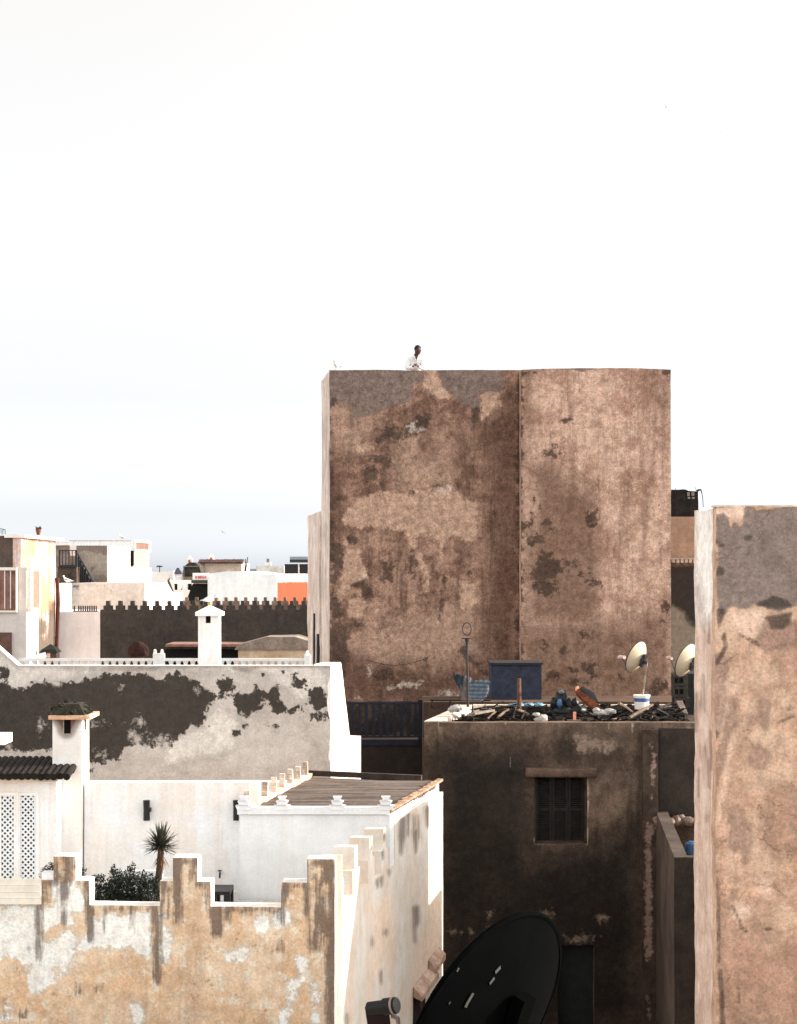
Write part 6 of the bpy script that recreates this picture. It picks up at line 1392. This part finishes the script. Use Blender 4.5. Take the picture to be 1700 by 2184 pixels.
def bush(name, lab, blobs, d, n, ls, mat, cat='shrub'):
    xs_ = [b[0] for b in blobs]; T = thing(name, lab, cat, (P(sum(xs_) / len(xs_), 0, d).x, d, H - 4.82))
    m = MB()
    tot = sum(b[2] * b[3] for b in blobs)
    for (bx_, by_, rx, ry) in blobs:
        q = P(bx_, by_, d); s = d / F
        for k in range(int(n * rx * ry / tot)):
            v = Vector((random.gauss(0, 1), random.gauss(0, 1), random.gauss(0, 1))).normalized() * random.uniform(.35, 1.08) ** .6
            p = q + Vector((v.x * rx * s, v.y * .28, v.z * ry * s))
            u = Vector((random.uniform(-1, 1), random.uniform(-1, 1), random.uniform(-.3, 1))).normalized(); w = u.cross(Vector((random.uniform(-1, 1), random.uniform(-1, 1), random.uniform(-1, 1)))).normalized()
            l = ls * random.uniform(.6, 1.3); a = u * l; b = w * l * .32
            i = len(m.v); m.v += [p, p + a * .5 + b, p + a, p + a * .5 - b]; m.f.append((i, i + 1, i + 2, i + 3))
    m.build('foliage', mat, T, fix=False)
    m = MB()
    for (bx_, by_, rx, ry) in blobs[:8]:
        q = P(bx_, by_, d); m.tube([(T.location.x, d, H - 4.82), ((T.location.x + q.x) / 2, d, (q.z + H - 4.82) / 2 + .05), q], [.018, .012, .006], 5)
    m.build('stems', M['bark'], T)
random.seed(9)
bush('leafy_shrub', 'dense dark leafy shrub behind the parapet left of the yucca', [(285, 1905, 52, 34), (255, 1895, 34, 28), (320, 1905, 30, 28), (222, 1912, 22, 26), (248, 1870, 12, 16), (242, 1857, 6, 9), (276, 1866, 12, 14), (280, 1850, 5, 8), (300, 1874, 14, 14), (320, 1872, 5, 9), (200, 1875, 7, 8), (212, 1880, 8, 14), (216, 1874, 5, 6), (330, 1885, 12, 14), (265, 1925, 60, 22), (205, 1912, 10, 18)], 23.3, 9000, .034, M['leaf'])
bush('round_shrub', 'round dark shrub poking out both sides of the leftmost stepped merlon', [(104, 1868, 20, 26), (113, 1862, 24, 21), (98, 1880, 14, 18), (173, 1866, 10, 20), (122, 1877, 34, 34), (140, 1872, 38, 34), (155, 1880, 24, 30), (130, 1895, 50, 30)], 23.0, 6500, .024, M['leaf'])
m = MB(); m.pbox(248, 345, 1857, 1868, 24.3, .06); m.pbox(248, 345, 1868.2, 1990, 24.32, .5); m.build('planter', M['white_bright'], label='white planter box behind the leafy shrub', cat='planter', loc=(P(296, 0, 24.5).x, 24.5, H - 4.82))
wd = MB(); random.seed(2)
for k in range(9): q = P(122 + k * 3.2 + (6 if k > 6 else 0), 1827, 22.3); blade(wd, q, Vector((random.uniform(-.3, .3), 0, 1)), random.uniform(.03, .075), .006, 0)
wd.build('weeds', M['yucca_dry'], label='few dry weeds sprouting on the leftmost merlon', cat='weeds', fix=False)

# ================================================================ gulls
def gull(lab, px, py, d, s=1.0, yaw=0.0, back=M['gull_grey'], grp='gulls standing on the roofs'):
    q = P(px, py, d); T = thing('gull', lab, 'gull', q, grp); c, sn = math.cos(yaw), math.sin(yaw)
    def W(x, y, z): return Vector((q.x + s * (x * c - y * sn), q.y + s * (x * sn + y * c), q.z + s * z))
    def loft(prof, name, mat):
        m = MB(); N = 14
        for (x, z, ry, rz) in prof:
            for k in range(N):
                th = 2 * math.pi * k / N; m.v.append(W(x, ry * math.cos(th), z + rz * math.sin(th)))
        for i in range(len(prof) - 1):
            for k in range(N): m.f.append((i * N + k, i * N + (k + 1) % N, (i + 1) * N + (k + 1) % N, (i + 1) * N + k))
        m.f.append(tuple(range(N))); m.f.append(tuple((len(prof) - 1) * N + k for k in range(N)))
        return m.build(name, mat, T, smooth=True)
    # body from tail to breast, then neck and head as one surface
    loft([(-.24, .115, .012, .006), (-.18, .125, .035, .02), (-.10, .135, .06, .045), (0, .15, .075, .062), (.07, .175, .068, .066), (.11, .21, .046, .05), (.12, .25, .032, .034), (.128, .285, .034, .030), (.150, .297, .026, .024), (.172, .298, .008, .008)], 'body', M['gull_white'])
    for sg in (1, -1):
        m = MB(); sec = [(.085, .19, .030), (.02, .175, .062), (-.08, .15, .055), (-.20, .125, .022), (-.28, .115, .004)]
        for (x, z, h) in sec: m.v += [W(x, sg * .060, z + h * .55), W(x, sg * (.082 if h > .03 else .04), z), W(x, sg * .066, z - h * .55)]
        for i in range(len(sec) - 1): m.f += [(i * 3, i * 3 + 1, i * 3 + 4, i * 3 + 3), (i * 3 + 1, i * 3 + 2, i * 3 + 5, i * 3 + 4)]
        m.build('wing', back, T, fix=False)
        m = MB(); m.tube([W(.0, sg * .025, .10), W(-.005, sg * .027, .05), W(.0, sg * .027, .004)], [.010 * s, .006 * s, .006 * s], 6); m.tube([W(-.005, sg * .027, .004), W(.045, sg * .027, .003)], [.008 * s, .012 * s], 5); m.build('leg', M['gull_bill'], T)
    m = MB(); m.tube([W(.168, 0, .296), W(.20, 0, .290), W(.215, 0, .280)], [.009 * s, .008 * s, .002 * s], 6); m.build('bill', M['gull_bill'], T)
    return T
gull('white gull standing at the left corner of the big tower', 717, 789, 48.3, .9, R(245))
gull('white gull with grey wings perched on the pyramid chimney cap', 446, 1291.5, 33.2, .85, R(58))
gull('small gull on a dark merlon just right of the pyramid chimney cap', 465, 1281.5, 64.15, 1.1, R(60))
gull('gull sitting on the bright white house below the stair railing', 143, 1246, 73.0, 1.2, R(160))
gull('gull perched on the balustraded roof terrace of the stair house', 260, 1152.3, 95.6, 1.1, R(150))
def flyer(lab, px, py, d, s, roll, yaw):
    q = P(px, py, d); T = thing('flying_gull', lab, 'gull', q, 'gulls flying in the sky'); Mx = Matrix.Rotation(yaw, 3, 'Z') @ Matrix.Rotation(roll, 3, 'Y')
    def W(x, y, z): return q + Mx @ Vector((x * s, y * s, z * s))
    m = MB(); m.tube([W(0, .22, 0), W(0, .1, .0), W(0, -.08, 0), W(0, -.2, 0)], [.02 * s, .06 * s, .06 * s, .015 * s], 8); m.build('body', M['gull_grey'], T)
    for sg in (1, -1):
        m = MB(); m.v += [W(sg * .04, .09, .02), W(sg * .04, -.07, .02), W(sg * .3, .10, .12), W(sg * .3, -.05, .12), W(sg * .66, -.06, .02)]
        m.f += [(0, 1, 3, 2), (2, 3, 4)]; m.build('wing', M['gull_grey'], T, fix=False)
flyer('highest flying gull, left of the other two in the upper right sky', 1420, 228, 150, .42, .9, .4)
flyer('flying gull low of the pair at the right of the sky', 1536, 283, 170, .26, .3, .9)
flyer('flying gull nearest the right edge of the sky', 1577.5, 278.5, 170, .26, .4, .2)
flyer('flying gull low in the sky above the stair house roof terrace', 123, 1090, 150, .3, 1.1, .2)
flyer('flying gull low in the sky above the tiled pavilion', 476, 1135.5, 120, .45, .5, .8)

# ================================================================ the man on the tower
MT_ = Vector((P(886, 0, 48.35).x, 48.42, ztT - 1.0))
man = thing('person', 'person in a loose white shirt leaning on the tower parapet, head turned right', 'person', MT_)
skin = plain('brown_skin', (.075, .036, .024, 1), .6, .15, 12, bump=0); hair = plain('black_hair', (.010, .011, .012, 1), .8, .3, 30, bump=0)
shirt = plain('white_shirt', (.72, .72, .70, 1), .95, .08, 6, bump=.3); trou = plain('dark_trousers', (.03, .03, .035, 1), .9, .2, 6, bump=0)
def skinned(name, joints, edges, mat, parent, roots, sub=2):
    me = bpy.data.meshes.new(name); me.from_pydata([j[:3] for j in joints], edges, []); me.materials.append(mat)
    o = bpy.data.objects.new(name, me); COL.objects.link(o); o.parent = parent
    sk = o.modifiers.new('skin', 'SKIN'); sk.use_smooth_shade = True
    for i, j in enumerate(joints):
        v = me.skin_vertices[0].data[i]; r = j[3]; v.radius = r if isinstance(r, tuple) else (r, r); v.use_root = i in roots
    sb = o.modifiers.new('subd', 'SUBSURF'); sb.levels = sub; sb.render_levels = sub
    return o
J = []; E = []
def chain(pts, start=None):
    prev = start
    for p in pts:
        J.append(p); i = len(J) - 1
        if prev is not None: E.append((prev, i))
        prev = i
    return prev
HX = .055   # head shifted to the right of the shoulders
pel = chain([(0, .20, .93, (.13, .10))])
ches = chain([(0, .17, 1.08, (.13, .10)), (0, .10, 1.24, (.15, .10)), (0.005, .05, 1.36, (.13, .09))], pel)
neck = chain([(.02, .03, 1.44, (.055, .055)), (.035, .015, 1.50, (.052, .055))], ches)
chain([(HX - .005, -.005, 1.56, (.066, .078)), (HX, -.01, 1.63, (.078, .094)), (HX, -.005, 1.70, (.066, .082))], neck)
for sg in (-1, 1):
    hip = chain([(sg * .09, .21, .87, .085), (sg * .10, .17, .50, .06), (sg * .10, .24, .10, .042)], pel)
    chain([(sg * .11, .14, .035, .035), (sg * .12, .06, .03, .025)], hip)
    sh = chain([(sg * .17, .05, 1.36, .06), (sg * .235, -.01, 1.14, .045), (sg * .245, -.03, 1.10, .04), (sg * .12, -.15, 1.105, .03), (sg * .045 + .005, -.18, 1.15, .026)], ches)
nb = len(J)
body = None
roots = [0]
for sg in (-1, 1):   # palms and curled fingers, clasped at the middle of the chest
    wx, wy, wz = sg * .045 + .005, -.18, 1.15
    r0 = len(J); roots.append(r0); chain([(wx, wy, wz, .024), (wx - sg * .02, wy - .02, wz + .035, .026)])
    for f in range(4):
        roots.append(len(J)); L_ = (.03, .034, .032, .026)[f]
        bx_ = wx - sg * (.030 - .004 * f); bz = wz + .055 - f * .017
        chain([(bx_, wy - .025, bz, .009), (bx_ - sg * L_ * .8, wy - .04, bz - .004, .0085), (bx_ - sg * L_, wy - .022 - .01, bz - .022, .0078)])
    roots.append(len(J)); chain([(wx, wy - .03, wz + .035, .010), (wx - sg * .012, wy - .045, wz + .062, .009), (wx - sg * .022, wy - .045, wz + .08, .008)])
body = skinned('body', J, E, skin, man, roots)
# face turned to the right: direction roughly (+x, -y)
fd = Vector((.80, -.58, -.05)).normalized(); fs_ = Vector((.58, .80, 0)).normalized(); hc = MT_ + Vector((HX, -.008, 1.62))
m = MB()
m.ell(hc + fd * .02 - Vector((0, 0, .01)), .088, .088, .118, 18, 12)
face = m.build('face', skin, man, smooth=True)
m = MB(); m.tube([hc + fd * .100 + Vector((0, 0, .018)), hc + fd * .118 - Vector((0, 0, .004)), hc + fd * .130 - Vector((0, 0, .024)), hc + fd * .105 - Vector((0, 0, .032))], [.008, .011, .014, .010], 8); m.build('nose', skin, face, smooth=True)
m = MB(); m.tube([hc + fd * .100 - fs_ * .022 - Vector((0, 0, .058)), hc + fd * .108 - Vector((0, 0, .056)), hc + fd * .100 + fs_ * .022 - Vector((0, 0, .058))], [.005, .009, .005], 6); m.build('lips', plain('lips', (.09, .03, .025, 1), .6, .1, bump=0), face)
m = MB(); m.ell(hc + fd * .06 - Vector((0, 0, .10)), .035, .035, .026, 10, 8); m.build('chin', skin, face, smooth=True)
for sg in (-1, 1):
    m = MB(); m.ell(hc + fd * .092 + fs_ * sg * .032 + Vector((0, 0, .012)), .012, .012, .009, 8, 6); m.build('eye', plain('dark_eye', (.02, .015, .012, 1), .3, .1, bump=0), face)
    m = MB(); m.tube([hc + fd * .10 + fs_ * sg * .015 + Vector((0, 0, .034)), hc + fd * .092 + fs_ * sg * .045 + Vector((0, 0, .032))], [.006, .004], 6); m.build('eyebrow', hair, face)
    m = MB(); m.ell(hc - fd * .0 + fs_ * sg * .088 - Vector((0, 0, .0)), .014, .014, .030, 10, 8); m.build('ear', skin, face, smooth=True)
m = MB(); N = 20; rings = 8; c0 = hc + Vector((0, 0, .0))
for j in range(rings + 1):
    ph = j / rings * 1.75
    for i in range(N):
        th = 2 * math.pi * i / N; dr = Vector((math.cos(th), math.sin(th), 0)); ff = max(0, dr.dot(fd)); p_ = min(ph, 1.75 - .72 * ff)
        v = Vector((dr.x * math.sin(p_) * .101, dr.y * math.sin(p_) * .101, .02 + math.cos(p_) * .115)); v *= 1 + .04 * noise.noise(v * 40)
        m.v.append(c0 + v + fd * .012 + Vector((0, 0, .012)))
for j in range(rings):
    for i in range(N): m.f.append((j * N + i, (j + 1) * N + i, (j + 1) * N + (i + 1) % N, j * N + (i + 1) % N))
m.build('hair', hair, man, smooth=True, fix=False)
# shirt over torso and arms, with a V neck
J = []; E = []
a0 = chain([(0, .20, .90, (.16, .125))]); a1 = chain([(0, .18, 1.04, (.165, .13)), (0, .11, 1.20, (.175, .125)), (0, .055, 1.335, (.150, .100))], a0)
chain([(.012, .045, 1.405, (.085, .07))], a1)
for sg in (-1, 1): chain([(sg * .175, .05, 1.355, .078), (sg * .245, -.01, 1.14, .066), (sg * .245, -.04, 1.095, .062), (sg * .14, -.14, 1.10, .05), (sg * .075, -.17, 1.13, .044)], a1)
skinned('shirt', J, E, shirt, man, [0])
m = MB(); c_ = MT_ + Vector((.02, -.075, 1.40))
m.add([c_ + Vector((-.052, .018, .062)), c_ + Vector((.062, .018, .062)), c_ + Vector((.012, -.030, -.085)), c_ + Vector((-.03, .0, .0)), c_ + Vector((.045, .0, .0)), c_ + Vector((-.045, .06, .05)), c_ + Vector((.055, .06, .05)), c_ + Vector((.012, .03, -.085))],
      [(0, 3, 4, 1), (3, 2, 4), (0, 5, 7, 2, 3), (1, 4, 2, 7, 6), (5, 6, 7), (0, 1, 6, 5)]); m.build('neck_opening', skin, man)
for sg in (-1, 1):
    m = MB(); m.beam(c_ + Vector((sg * .068 + .005, .008, .055)), c_ + Vector((.012 + sg * .008, -.036, -.088)), .03, .008); m.build('collar', shirt, man)
J = []; E = []
a0 = chain([(0, .205, .95, (.14, .11))])
for sg in (-1, 1): chain([(sg * .09, .21, .86, .10), (sg * .10, .17, .50, .078), (sg * .10, .235, .13, .065)], a0)
skinned('trousers', J, E, trou, man, [0])
